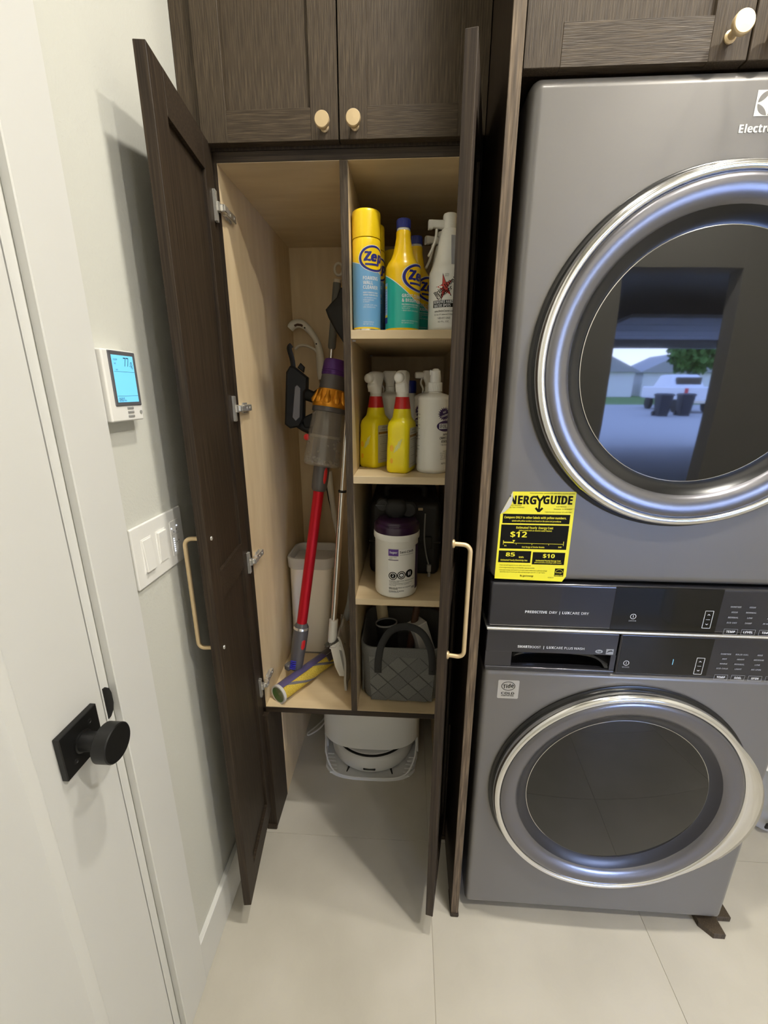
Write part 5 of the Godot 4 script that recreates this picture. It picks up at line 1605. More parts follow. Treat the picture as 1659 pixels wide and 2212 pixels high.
func felt_basket() -> void:
	var y := 0.4704
	var cx := 0.4810
	var cz := -0.165
	var t := thing("felt_basket", "grey woven felt basket with black strap handles on the bottom shelf", "basket", Vector3(cx, y, cz))
	var C := Vector2(cx, cz)
	var S := [sec(y + 0.002, 0.212, 0.212, 0.035, C, 6), sec(y, 0.224, 0.224, 0.038, C, 6), sec(y + 0.012, 0.240, 0.240, 0.042, C, 6), sec(y + 0.19, 0.250, 0.246, 0.040, C, 6), sec(y + 0.194, 0.247, 0.243, 0.038, C, 6), sec(y + 0.190, 0.242, 0.238, 0.036, C, 6), sec(y + 0.014, 0.232, 0.232, 0.038, C, 6), sec(y + 0.008, 0.200, 0.200, 0.030, C, 6)]
	var wall := put(MB.new().loft(S, true, 40), "basket_wall", M.felt, t)
	put(MB.new().loft([sec(y + 0.164, 0.2525, 0.2485, 0.041, C, 6), sec(y + 0.164, 0.2550, 0.2510, 0.042, C, 6), sec(y + 0.1925, 0.2560, 0.2520, 0.042, C, 6), sec(y + 0.1960, 0.2530, 0.2490, 0.041, C, 6), sec(y + 0.1960, 0.2470, 0.2430, 0.041, C, 6)], false, 50), "rim_band", M.felt, t)
	# woven strips: lozenges laid over the front, one long edge standing proud
	var zf := cz + 0.1215
	var field := PackedVector2Array([Vector2(cx - 0.094, y + 0.008), Vector2(cx + 0.094, y + 0.008), Vector2(cx + 0.102, y + 0.166), Vector2(cx - 0.102, y + 0.166)])
	var D := 0.062
	for i in range(-6, 7):
		for j in range(-2, 8):
			var c := Vector2(cx - 0.012 + D * i * 0.5 , y + 0.012 + D * 0.5 * j)
			if (i + j) % 2 != 0:
				continue
			var quad := PackedVector2Array([c + Vector2(0, D * 0.492), c + Vector2(D * 0.492, 0), c + Vector2(0, -D * 0.492), c + Vector2(-D * 0.492, 0)])
			for poly in Geometry2D.intersect_polygons(quad, field):
				if poly.size() < 3:
					continue
				var area := 0.0
				for k in poly.size():
					area += poly[k].cross(poly[(k + 1) % poly.size()])
				if absf(area) < 2e-4:
					continue
				var up := (posmod(i - j, 4) < 2)
				var tilt := Basis(Vector3(1, -1 if up else 1, 0).normalized(), 0.055 if up else -0.06)
				var xf := Transform3D(tilt, Vector3(c.x, c.y, zf)) * Transform3D(Basis.IDENTITY, Vector3(-c.x, -c.y, 0))
				put(MB.new().extr(poly, -0.007, 0.0034, xf, 0.0014), "felt_strip", M.felt2 if up else M.felt, wall)
	# the left side
	for j in range(0, 7):
		for i in range(-4, 5):
			if (i + j) % 2 != 0:
				continue
			var c := Vector2(cz + D * i * 0.5, y + 0.012 + D * 0.5 * j)
			var quad := PackedVector2Array([c + Vector2(0, D * 0.49), c + Vector2(D * 0.49, 0), c + Vector2(0, -D * 0.49), c + Vector2(-D * 0.49, 0)])
			for poly in Geometry2D.intersect_polygons(quad, PackedVector2Array([Vector2(cz - 0.085, y + 0.012), Vector2(cz + 0.085, y + 0.012), Vector2(cz + 0.088, y + 0.163), Vector2(cz - 0.088, y + 0.163)])):
				if poly.size() >= 3:
					put(MB.new().extr(poly, -0.003, 0.0022, Transform3D(Basis(Vector3(0, 0, 1), Vector3(0, 1, 0), Vector3(-1, 0, 0)), Vector3(cx - 0.1235, 0, 0)), 0.001), "felt_strip", M.felt, wall)
	# strap handle
	var pts := []
	for p in [Vector3(0.4080, y + 0.111, -0.0365), Vector3(0.4095, y + 0.160, -0.0345), Vector3(0.4190, y + 0.205, -0.0420), Vector3(0.4450, y + 0.243, -0.0560), Vector3(0.4900, y + 0.256, -0.0640), Vector3(0.5350, y + 0.243, -0.0560), Vector3(0.5610, y + 0.205, -0.0420), Vector3(0.5700, y + 0.160, -0.0345), Vector3(0.5715, y + 0.111, -0.0365)]:
		pts.append(p)
	var strap := put(MB.new().tube(curve(pts, 6), Vector2(0.0016, 0.0108), 12, true, Vector3.BACK, 50), "strap_handle", M.strap, t)
	for x in [0.4083, 0.5713]:
		put(MB.new().lathe([Vector2(0.0035, 0), Vector2(0.003, 0.0012), Vector2(0, 0.0014)], 14, Transform3D(ZUP, Vector3(x, y + 0.122, -0.0345))), "rivet", M.black_metal, strap)
	# what the basket holds
	t = thing("paper_roll", "beige paper roll leaning at the back left inside the felt basket", "roll", Vector3(0.420, y + 0.01, -0.23))
	put(MB.new().lathe([Vector2(0.006, 0), Vector2(0.019, 0), Vector2(0.019, 0.235), Vector2(0.0175, 0.237), Vector2(0.006, 0.237), Vector2(0.006, 0)], 28, along(Vector3(0.432, y + 0.014, -0.215), Vector3(0.404, y + 0.26, -0.225))), "roll", M.paper_beige, t)
	t = thing("dark_cup", "dark cup with a pale rim tipped inside the felt basket", "cup", Vector3(0.425, y + 0.05, -0.14))
	var cx2 := along(Vector3(0.438, y + 0.095, -0.135), Vector3(0.4270, y + 0.218, -0.150))
	put(MB.new().lathe([Vector2(0, 0), Vector2(0.024, 0), Vector2(0.030, 0.010), Vector2(0.0345, 0.120), Vector2(0.0325, 0.120), Vector2(0.028, 0.012), Vector2(0, 0.008)], 36, cx2), "cup_body", M.black, t)
	put(MB.new().lathe([Vector2(0.0322, 0.1195), Vector2(0.0350, 0.1195), Vector2(0.0352, 0.1240), Vector2(0.0322, 0.1240), Vector2(0.0322, 0.1195)], 36, cx2), "cup_rim", M.grey_plastic, t)
	t = thing("wooden_handle", "long brown wooden handle leaning up out of the felt basket", "tool handle", Vector3(0.49, y + 0.02, -0.15))
	put(MB.new().tube([Vector3(0.489, y + 0.02, -0.130), Vector3(0.5380, y + 0.335, -0.215)], 0.0115, 16), "handle", M.brown_wood, t)
	t = thing("white_carton", "small white carton tipped at the right inside the felt basket", "carton", Vector3(0.545, y + 0.02, -0.16))
	put(MB.new().rbox(Vector3(-0.026, 0.0, -0.026), Vector3(0.026, 0.150, 0.026), 0.003, 2, Transform3D(Basis(Vector3(0, 0, 1), 0.30) * Basis(Vector3.UP, 0.5), Vector3(0.5680, y + 0.065, -0.170))), "carton_body", M.white_plastic, t)


func bin() -> void:
	var y := 0.4704
	var c0 := Vector2(0.1400, -0.352)
	var t := thing("waste_bin", "tall white plastic bin with a grey lidded rim in the left compartment", "bin", Vector3(c0.x, y, c0.y))
	var C := func(f: float) -> Vector2: return c0 + Vector2(0.014, 0.0) * f
	put(MB.new().loft([sec(y + 0.003, 0.118, 0.135, 0.03, c0, 6), sec(y, 0.126, 0.143, 0.032, c0, 6), sec(y + 0.010, 0.134, 0.150, 0.034, c0, 6), sec(y + 0.345, 0.150, 0.158, 0.030, C.call(1.0), 6)], true, 40), "bin_body", M.bin_white, t)
	put(MB.new().loft([sec(y - 0.0002, 0.130, 0.147, 0.033, c0, 6), sec(y + 0.008, 0.137, 0.153, 0.034, c0, 6)], false, 40), "bin_foot", M.grey_plastic, t)
	var c1: Vector2 = C.call(1.05)
	var rim := put(MB.new().loft([sec(y + 0.338, 0.158, 0.163, 0.034, c1, 6), sec(y + 0.340, 0.164, 0.168, 0.036, c1, 6), sec(y + 0.374, 0.167, 0.170, 0.037, c1, 6), sec(y + 0.378, 0.163, 0.166, 0.035, c1, 6), sec(y + 0.378, 0.150, 0.152, 0.029, c1, 6), sec(y + 0.372, 0.143, 0.145, 0.026, c1, 6), sec(y + 0.352, 0.138, 0.140, 0.024, c1, 6)], true, 40), "rim", M.bin_grey, t)
	put(MB.new().rbox(Vector3(c1.x - 0.062, y + 0.352, c1.y + 0.022), Vector3(c1.x + 0.062, y + 0.366, c1.y + 0.064), 0.004, 2), "lid_bar", M.bin_grey, rim)
	put(MB.new().rbox(Vector3(c1.x - 0.036, y + 0.364, c1.y + 0.048), Vector3(c1.x + 0.040, y + 0.3668, c1.y + 0.058), 0.001), "lid_slot", M.black, rim)


func stick_vacuum() -> void:
	var A := Vector3(0.132, 0.530, -0.120)
	var B := Vector3(0.2665, 1.490, -0.262)
	var at := func(y: float) -> Vector3: return A.lerp(B, (y - A.y) / (B.y - A.y))
	var X := along(A, B)
	var k := (B - A).length() / (B.y - A.y)  # height to length along the wand
	var L := func(y: float) -> float: return (y - A.y) * k
	var t := thing("stick_vacuum", "cordless stick vacuum with a red wand and clear bin leaning in the left compartment", "vacuum cleaner", Vector3(0.13, 0.4704, -0.11))
	var P := func(list: Array) -> Array: return list.map(func(q): return Vector2(q[0], L.call(q[1])))
	var wand := put(MB.new().lathe(P.call([[0.0155, 0.655], [0.0165, 0.660], [0.0165, 1.106], [0.0, 1.106]]), 32, X), "wand", M.red_metal, t)
	put(MB.new().lathe(P.call([[0.0, 0.560], [0.0215, 0.562], [0.0235, 0.590], [0.0245, 0.620], [0.0245, 0.660], [0.0235, 0.668], [0.0190, 0.676], [0.0165, 0.680]]), 32, X, 0, TAU, 45), "wand_end", M.vac_grey, wand)
	put(MB.new().lathe(P.call([[0.0192, 0.6735], [0.0238, 0.6675], [0.0248, 0.6600]]), 32, X), "wand_ring", M.nickel, wand)
	var side: Vector3 = X.basis * Vector3(0.72, 0, 0.69)
	var rb := MB.new()
	rb.tube([at.call(0.596) + side * 0.0215, at.call(0.604) + side * 0.0225, at.call(0.626) + side * 0.0226, at.call(0.634) + side * 0.0215], [Vector2(0.003, 0.002), Vector2(0.0075, 0.003), Vector2(0.0075, 0.003), Vector2(0.003, 0.002)], 14, true, side.cross(X.basis.y))
	put(rb, "release_button", M.vac_red, wand)
	put(MB.new().lathe(P.call([[0.0165, 1.104], [0.0205, 1.106], [0.0235, 1.114], [0.0245, 1.135], [0.0245, 1.182], [0.0, 1.184]]), 32, X, 0, TAU, 45), "inlet_collar", M.vac_grey, t)
	put(MB.new().tube([at.call(1.130) + side * 0.023, at.call(1.142) + side * 0.0240, at.call(1.168) + side * 0.0240, at.call(1.178) + side * 0.023], [Vector2(0.003, 0.002), Vector2(0.006, 0.003), Vector2(0.006, 0.003), Vector2(0.003, 0.002)], 12, true, side.cross(X.basis.y)), "release_button", M.vac_red, t)
	# joint to the head
	var jt := MB.new()
	jt.tube([at.call(0.575), at.call(0.545), Vector3(0.132, 0.520, -0.118)], [Vector2(0.0225, 0.0225), Vector2(0.022, 0.020), Vector2(0.018, 0.015)], 20)
	put(jt, "neck", M.vac_grey, t)
	var nk := MB.new()
	for i in 5:
		var u := Transform3D(X.basis, at.call(0.556 - 0.0062 * i)) * Vector3(-0.0065, 0, 0.0205)
		nk.tube([u + X.basis.x * -0.009, u + Vector3(0, 0, 0.0018), u + X.basis.x * 0.009], 0.0021, 8)
	put(nk, "ribbed_sleeve", M.vac_blue, t)
	# floor head: a soft roller under a curved hood
	var ha := Vector3(0.0985, 0.4995, -0.0180)
	var hb := Vector3(0.2400, 0.4995, -0.2450)
	var H := along(ha, hb)
	var hl := (hb - ha).length()
	var head := put(MB.new().lathe([Vector2(0.0, 0.004), Vector2(0.0250, 0.004), Vector2(0.0262, 0.008), Vector2(0.0262, hl - 0.004), Vector2(0.0, hl - 0.004)], 36, H), "roller", M.roller_yellow, t)
	# angles round the roller: find the one that looks up
	var up := H.basis.inverse() * Vector3.UP
	var ua := atan2(up.x, up.z)
	for s in [0.0, 2.1, 4.2]:
		var st := []
		for i in 25:
			var f := i / 24.0
			var a: float = s + f * 4.4
			st.append(H * Vector3(0.0222 * sin(a), 0.010 + f * (hl - 0.022), 0.0222 * cos(a)))
		put(MB.new().tube(st, 0.0058, 8), "bristle_strip", M.roller_grey, head)
	# the hood covers the back and top; which way is back is away from the room
	var bk := H.basis.inverse() * Vector3(-0.42, 0.88, -0.22)
	var ba := atan2(bk.x, bk.z)
	put(MB.new().lathe([Vector2(0.0275, 0.004), Vector2(0.0292, 0.004), Vector2(0.0292, hl * 0.5), Vector2(0.0292, hl), Vector2(0.0275, hl)], 20, H, ba - 1.3, ba + 1.0, 50), "hood", M.hood_purple, t)
	put(MB.new().lathe([Vector2(0.0250, hl - 0.062), Vector2(0.0302, hl - 0.060), Vector2(0.0302, hl + 0.004), Vector2(0.030, hl + 0.008), Vector2(0.0, hl + 0.008)], 28, H, ba - 1.7, ba + 1.7, 50), "head_end", M.hood_dark, t)
	put(MB.new().lathe([Vector2(0.0250, 0.001), Vector2(0.0304, 0.001), Vector2(0.0304, 0.010), Vector2(0.0258, 0.010), Vector2(0.0250, 0.001)], 36, H), "end_ring", M.bin_grey, t)
	put(MB.new().lathe([Vector2(0.0, 0.0035), Vector2(0.012, 0.0030), Vector2(0.0250, 0.0010)], 32, H), "end_disc", M.green_clear, t)
	put(MB.new().rbox(Vector3(-0.016, -0.011, -0.011), Vector3(0.016, 0.011, 0.011), 0.006, 3, Transform3D(Basis(Vector3.UP, 0.98), Vector3(0.1120, 0.5360, -0.1130))), "pivot", M.vac_grey, t)
	var td := Transform3D(Basis(H.basis.y, Vector3.UP.cross(H.basis.y).normalized() * -1.0, Vector3.UP).orthonormalized(), H * Vector3(0, hl - 0.058, 0) + Vector3(0.010, 0.0300, 0.009))
	text("dyson", "lettering", t.get_node("head_end"), M.print_white, 0.0085, Transform3D(Basis(td.basis.x, (td.basis.y + Vector3(-0.3, 0.4, -0.3)).normalized(), Vector3(0.25, 0.85, 0.45).normalized()).orthonormalized(), td.origin), 0.0310)
	# clear dust bin round a dark shroud
	put(MB.new().lathe(P.call([[0.020, 1.183], [0.052, 1.181], [0.0575, 1.186], [0.0570, 1.200], [0.0520, 1.290], [0.0480, 1.340], [0.0465, 1.343]]), 48, X, 0, TAU, 45), "dust_bin", M.smoke_clear, t)
	var shr := put(MB.new().lathe(P.call([[0.0, 1.190], [0.036, 1.191], [0.036, 1.262], [0.043, 1.266], [0.040, 1.330], [0.040, 1.342]]), 40, X, 0, TAU, 45), "shroud", M.shroud, t)
	put(MB.new().lathe(P.call([[0.0385, 1.262], [0.0475, 1.264], [0.0475, 1.270], [0.0405, 1.272]]), 40, X), "shroud_lip", M.dust, shr)
	var rng := RandomNumberGenerator.new()
	rng.seed = 5
	var du := MB.new()
	for i in 70:
		var a := rng.randf() * TAU
		var yy := 1.190 + 0.016 * rng.randf() + (0.075 * rng.randf() if i % 3 == 0 else 0.0)
		var p: Vector3 = Transform3D(X.basis, at.call(yy)) * Vector3(0.049 * sin(a), 0, 0.049 * cos(a))
		du.rbox(-Vector3.ONE * 0.004, Vector3.ONE * 0.004, 0.003, 1, Transform3D(Basis(Vector3(rng.randf(), 1, rng.randf()).normalized(), rng.randf() * 3.0), p))
	put(du, "dust", M.dust, t).set_meta("kind", "stuff")
	put(MB.new().lathe(P.call([[0.0470, 1.338], [0.0505, 1.340], [0.0505, 1.352], [0.047, 1.354]]), 48, X), "bin_ring", M.vac_grey, t)
	# gold cyclones
	var gold := put(MB.new().lathe(P.call([[0.0470, 1.350], [0.0510, 1.354], [0.0525, 1.364], [0.0500, 1.372], [0.0450, 1.380], [0.0400, 1.404], [0.0, 1.406]]), 48, X, 0, TAU, 40), "cyclone_ring", M.gold, t)
	for i in 11:
		var a := TAU * i / 11.0
		var p0: Vector3 = Transform3D(X.basis, at.call(1.362)) * Vector3(0.0470 * sin(a), 0, 0.0470 * cos(a))
		var p1: Vector3 = Transform3D(X.basis, at.call(1.378)) * Vector3(0.0450 * sin(a), 0, 0.0450 * cos(a))
		var p2: Vector3 = Transform3D(X.basis, at.call(1.399)) * Vector3(0.0400 * sin(a), 0, 0.0400 * cos(a))
		put(MB.new().tube([p0, p0.lerp(p1, 0.5), p1, p1.lerp(p2, 0.5), p2], [0.0085, 0.0122, 0.0092, 0.0058, 0.0044], 12, true, Vector3.ZERO, 60), "cyclone", M.gold, gold)
	put(MB.new().lathe(P.call([[0.0400, 1.400], [0.0385, 1.408], [0.0340, 1.446], [0.0, 1.447]]), 40, X), "motor_housing", M.vac_grey, t)
	var cap := put(MB.new().lathe(P.call([[0.0345, 1.444], [0.0360, 1.447], [0.0350, 1.462], [0.0335, 1.482], [0.0305, 1.4885], [0.0, 1.4895]]), 40, X, 0, TAU, 45), "filter_cap", M.purple, t)
	var gr := MB.new()
	for i in 3:
		gr.lathe(P.call([[0.0350, 1.4465 + 0.005 * i], [0.0364, 1.4475 + 0.005 * i], [0.0352, 1.4490 + 0.005 * i]]), 40, X)
	put(gr, "filter_rib", M.purple, cap)
	# grip and battery block, turned to the left
	var bx := Transform3D(X.basis, at.call(1.355) + Vector3(-0.094, 0.034, 0.018))
	bx.basis = Basis(Vector3.UP, 0.15) * Basis(Vector3.BACK, -0.10)
	var bo := PackedVector2Array([Vector2(-0.028, -0.085), Vector2(-0.012, -0.096), Vector2(0.016, -0.088), Vector2(0.027, -0.064), Vector2(0.025, 0.012), Vector2(0.032, 0.020), Vector2(0.032, 0.054), Vector2(-0.008, 0.080), Vector2(-0.020, 0.080), Vector2(-0.030, 0.062)])
	var bat := put(MB.new().extr(bo, -0.028, 0.026, bx, 0.005), "battery", M.vac_black, t)
	put(MB.new().extr(PackedVector2Array([Vector2(0.004, -0.072), Vector2(0.015, -0.060), Vector2(0.013, 0.022), Vector2(0.003, 0.030), Vector2(-0.003, 0.024), Vector2(-0.006, -0.062)]), 0.0245, 0.0275, bx, 0.001), "battery_cover", M.vac_grey, bat)
	put(MB.new().extr(PackedVector2Array([Vector2(0.0, 0.078), Vector2(0.018, 0.066), Vector2(0.020, 0.082), Vector2(0.008, 0.092)]), -0.012, 0.012, bx, 0.002), "battery_catch", M.vac_black, bat)
	put(MB.new().tube([bx * Vector3(0.012, 0.010, 0), bx * Vector3(0.050, 0.000, -0.004), at.call(1.400) + Vector3(-0.028, -0.006, 0)], [Vector2(0.018, 0.015), Vector2(0.017, 0.014), Vector2(0.020, 0.016)], 16, true, Vector3.UP), "grip_neck", M.vac_black, t)
	put(MB.new().tube(curve([bx * Vector3(0.002, -0.078, 0), bx * Vector3(0.028, -0.092, 0), bx * Vector3(0.052, -0.100, -0.002), at.call(1.290) + Vector3(-0.046, 0.0, 0)], 5), Vector2(0.012, 0.010), 14, true, Vector3.UP), "grip", M.vac_black, t)
	put(MB.new().extr(PackedVector2Array([Vector2(0.018, -0.064), Vector2(0.060, -0.040), Vector2(0.060, -0.086), Vector2(0.030, -0.092)]), -0.013, 0.013, bx, 0.003), "trigger_guard", M.vac_black, t)
	put(MB.new().lathe([Vector2(0, -0.002), Vector2(0.0085, -0.001), Vector2(0.0095, 0.003), Vector2(0.006, 0.006), Vector2(0, 0.0065)], 20, Transform3D(ZUP, at.call(1.283) + Vector3(-0.055, -0.014, 0.020))), "release_catch", M.vac_red, t)
	put(MB.new().tube(curve([bx * Vector3(-0.012, 0.070, 0.0), bx * Vector3(-0.016, 0.096, 0.0), bx * Vector3(-0.026, 0.128, 0.002), bx * Vector3(-0.020, 0.138, 0.0)], 5), Vector2(0.0025, 0.0075), 10, true, Vector3.BACK), "wrist_strap", M.vac_black, t)


func tall_tools() -> void:
	var t: Node3D
	# reacher with a white pistol handle against the back
	t = thing("reacher_grabber", "white reacher grabber with curved handle and silver shaft at the back left", "grabber", Vector3(0.213, 0.855, -0.50))
	var z := -0.500
	var hp := curve([Vector3(0.0710, 1.607, z), Vector3(0.0860, 1.6205, z), Vector3(0.1120, 1.6215, z), Vector3(0.1400, 1.600, z), Vector3(0.1630, 1.565, z), Vector3(0.1715, 1.530, z), Vector3(0.1730, 1.480, z), Vector3(0.1755, 1.440, z)], 5)
	var rad := []
	for i in hp.size():
		var f := float(i) / (hp.size() - 1)
		rad.append(Vector2(0.0125 + 0.002 * sin(f * 9.0), 0.0105))
	var hd := put(MB.new().tube(hp, rad, 14, true, Vector3(0, 1, 0)), "handle", M.bone, t)
	put(MB.new().tube(curve([Vector3(0.0860, 1.540, z), Vector3(0.1000, 1.552, z), Vector3(0.1250, 1.552, z), Vector3(0.1560, 1.538, z), Vector3(0.1700, 1.515, z)], 5), Vector2(0.0045, 0.0070), 10, true, Vector3.UP), "trigger", M.bone, hd)
	put(MB.new().tube([Vector3(0.0900, 1.6150, z + 0.0095), Vector3(0.1000, 1.6185, z + 0.0102), Vector3(0.1120, 1.6170, z + 0.0102), Vector3(0.1180, 1.6140, z + 0.0095)], 0.0038, 10), "label_slot", M.brown_wood, hd)
	for p in [Vector3(0.1250, 1.6085, z + 0.0100), Vector3(0.1630, 1.5570, z + 0.0100)]:
		put(MB.new().lathe([Vector2(0.0028, 0), Vector2(0.0022, 0.0008), Vector2(0, 0.0004)], 10, Transform3D(ZUP, p)), "screw", M.black, hd)
	put(MB.new().tube([Vector3(0.1755, 1.445, z), Vector3(0.1900, 1.090, z)], 0.0095, 16), "shaft", M.nickel, t)
	var tip := MB.new().tube([Vector3(0.1885, 1.110, z), Vector3(0.1935, 1.040, z), Vector3(0.2050, 0.930, z), Vector3(0.2145, 0.855, z)], [Vector2(0.013, 0.010), Vector2(0.012, 0.009), Vector2(0.009, 0.007), Vector2(0.0055, 0.005)], 12, true, Vector3.RIGHT)
	put(tip, "claw", M.bone, t)
	put(MB.new().tube([Vector3(0.1800, 1.090, z - 0.004), Vector3(0.1890, 1.000, z - 0.004), Vector3(0.2060, 0.900, z - 0.002)], [0.010, 0.007, 0.003], 10), "claw", M.black, t)
	# grey grip pole behind the vacuum
	t = thing("dustpan_pole", "long silver pole with grey grip and white hanging loop behind the vacuum", "pole", Vector3(0.0790, 0.4704, -0.52))
	var a := Vector3(0.0830, 0.4704, -0.520)
	var b := Vector3(0.2440, 1.7750, -0.490)
	put(MB.new().tube([a, a.lerp(b, 0.84)], 0.0085, 14), "shaft", M.chrome, t)
	put(MB.new().tube([a.lerp(b, 0.82), a.lerp(b, 0.825), a.lerp(b, 0.975), a.lerp(b, 0.98)], [0.0105, 0.0135, 0.0135, 0.0115], 16), "grip", M.grip_grey, t)
	put(MB.new().tube([a.lerp(b, 0.975), a.lerp(b, 0.985)], 0.0125, 16), "grip_end", M.bone, t)
	var lp := []
	var c := a.lerp(b, 1.005)
	for i in 17:
		var g := TAU * i / 16.0 - PI / 2
		lp.append(c + Vector3(0.0135 * cos(g) + 0.002, 0.0180 * sin(g) + 0.004, 0))
	put(MB.new().tube(lp, 0.0042, 10), "hanging_loop", M.bone, t)
	# black brush head hung on the divider
	t = thing("dusting_brush", "black brush head hanging on the divider above the vacuum", "brush", Vector3(0.290, 1.60, -0.30))
	var S := []
	for q in [[1.690, 0.290, 0.020, 0.014], [1.665, 0.286, 0.034, 0.018], [1.648, 0.278, 0.056, 0.024], [1.632, 0.271, 0.072, 0.026], [1.610, 0.276, 0.066, 0.026], [1.575, 0.288, 0.050, 0.022], [1.535, 0.303, 0.026, 0.016], [1.515, 0.312, 0.012, 0.010]]:
		S.append(sec(q[0], q[2], q[3], minf(q[2], q[3]) * 0.4, Vector2(q[1], -0.30), 3))
	put(MB.new().loft(S, true, 30), "brush_head", M.black, t)
	put(MB.new().tube([Vector3(0.2900, 1.685, -0.30), Vector3(0.3000, 1.700, -0.30), Vector3(0.3290, 1.703, -0.30)], 0.007, 10), "hook", M.black, t)
	# broom
	t = thing("broom", "broom with a chrome telescopic pole and white head standing against the divider", "broom", Vector3(0.28, 0.4704, -0.13))
	a = Vector3(0.2560, 0.680, -0.1450)
	b = Vector3(0.3160, 1.430, -0.2000)
	var m0 := a.lerp(b, 0.575)
	var pole := put(MB.new().tube([a, m0], 0.0098, 18), "pole", M.chrome, t)
	put(MB.new().tube([m0, b], 0.0078, 18), "upper_pole", M.chrome, t)
	put(MB.new().tube([m0 - (b - a).normalized() * 0.003, m0 + (b - a).normalized() * 0.003], 0.0125, 16), "pole_joint", M.black, pole)
	var dirv := (b - a).normalized()
	put(MB.new().tube([a + dirv * 0.014, a + dirv * 0.012, a - dirv * 0.040, a - dirv * 0.062, a - dirv * 0.070 + Vector3(0.004, 0, 0)], [0.0125, 0.0145, 0.0150, 0.0150, 0.0110], 20), "socket", M.white_plastic, t)
	# paddle-shaped head, tilted out to the right
	var hx := Transform3D(Basis(Vector3(0, 0, 1), 0.15) * Basis(Vector3.UP, 0.30) * Basis.from_scale(Vector3(1.3, 1.0, 1.0)), Vector3(0.2610, 0.612, -0.1350))
	var pd := PackedVector2Array([Vector2(-0.014, 0.006), Vector2(0.012, 0.010), Vector2(0.020, -0.010), Vector2(0.026, -0.060), Vector2(0.022, -0.108), Vector2(0.010, -0.126), Vector2(-0.006, -0.118), Vector2(-0.012, -0.080)])
	var hd2 := put(MB.new().extr(pd, -0.012, 0.012, hx, 0.004), "broom_head", M.white_plastic, t)
	put(MB.new().extr(PackedVector2Array([Vector2(0.006, -0.020), Vector2(0.018, -0.030), Vector2(0.0225, -0.064), Vector2(0.0180, -0.104), Vector2(0.0090, -0.118), Vector2(0.007, -0.100)]), 0.0115, 0.0130, hx, 0.0006), "head_inlay", M.grey_plastic, hd2)
	put(MB.new().tube([hx * Vector3(-0.016, -0.004, 0.0125), hx * Vector3(-0.002, -0.008, 0.0155), hx * Vector3(0.014, 0.006, 0.0135), hx * Vector3(0.018, 0.018, 0.008)], 0.0022, 8), "head_band", M.white_plastic, hd2)
	var rng := RandomNumberGenerator.new()
	rng.seed = 11
	var br := MB.new()
	for i in 260:
		var f := rng.randf()
		var p := pd[7].lerp(pd[6], f * 1.3) if f < 0.7 else pd[6].lerp(pd[5], (f - 0.7) / 0.3)
		var dd := Vector2(-1.0, -0.45) if f < 0.7 else Vector2(-0.3, -1)
		var q := p + dd.normalized() * (0.010 + 0.006 * rng.randf())
		var zz := lerpf(-0.010, 0.010, rng.randf())
		br.tube([hx * Vector3(p.x + 0.004, p.y + 0.002, zz), hx * Vector3(q.x, q.y, zz * 1.3)], [0.0008, 0.0005], 3, false)
	put(br, "bristles", M.bristle, t).set_meta("kind", "stuff")
	# grey mop cloth hanging beside it
	t = thing("mop_cloth", "grey mesh mop cloth hanging between the broom and the divider", "mop", Vector3(0.306, 0.50, -0.11))
	var rows := []
	for i in 15:
		var f := i / 14.0
		var row := PackedVector3Array()
		for side in [1, -1]:
			for j in 11:
				var g := (j / 10.0) if side > 0 else 1.0 - j / 10.0
				var wv := 0.006 * sin(f * 7.0 + g * 5.0) + 0.003 * sin(g * 17.0 + f * 4.0)
				row.append(Vector3(lerpf(0.272, 0.3040, pow(f, 0.6)) + wv * (1 - 0.5 * g) + side * 0.0035 + 0.012 * g * (1 - f), lerpf(0.672, 0.490, f) + 0.010 * sin(g * 6.0), lerpf(-0.215, -0.065 - 0.02 * (1 - f), g)))
		rows.append(row)
	put(MB.new().loft(rows, true, 70), "cloth", M.mop_cloth, t)
	put(MB.new().tube([Vector3(0.2860, 0.660, -0.20), Vector3(0.300, 0.720, -0.215), Vector3(0.3080, 0.800, -0.22)], [Vector2(0.011, 0.009), Vector2(0.0095, 0.008), Vector2(0.0085, 0.008)], 12), "mop_neck", M.grip_grey, t)
	# cream scraper handle behind the broom
	t = thing("cream_handle", "cream plastic tool handle tucked between the broom pole and the divider", "tool handle", Vector3(0.3050, 0.4704, -0.255))
	var ch := MB.new().tube([Vector3(0.3090, 0.4704, -0.255), Vector3(0.3110, 0.560, -0.255), Vector3(0.3120, 0.700, -0.255), Vector3(0.3120, 0.835, -0.255)], [Vector2(0.010, 0.012), Vector2(0.013, 0.014), Vector2(0.0155, 0.016), Vector2(0.0160, 0.016)], 12, true, Vector3.RIGHT)
	var chm := put(ch, "handle", M.cream, t)
	put(MB.new().tube([Vector3(0.3120, 0.700, -0.255), Vector3(0.3120, 0.703, -0.255)], Vector2(0.0163, 0.0168), 12, true, Vector3.RIGHT), "joint_line", M.strip, chm)


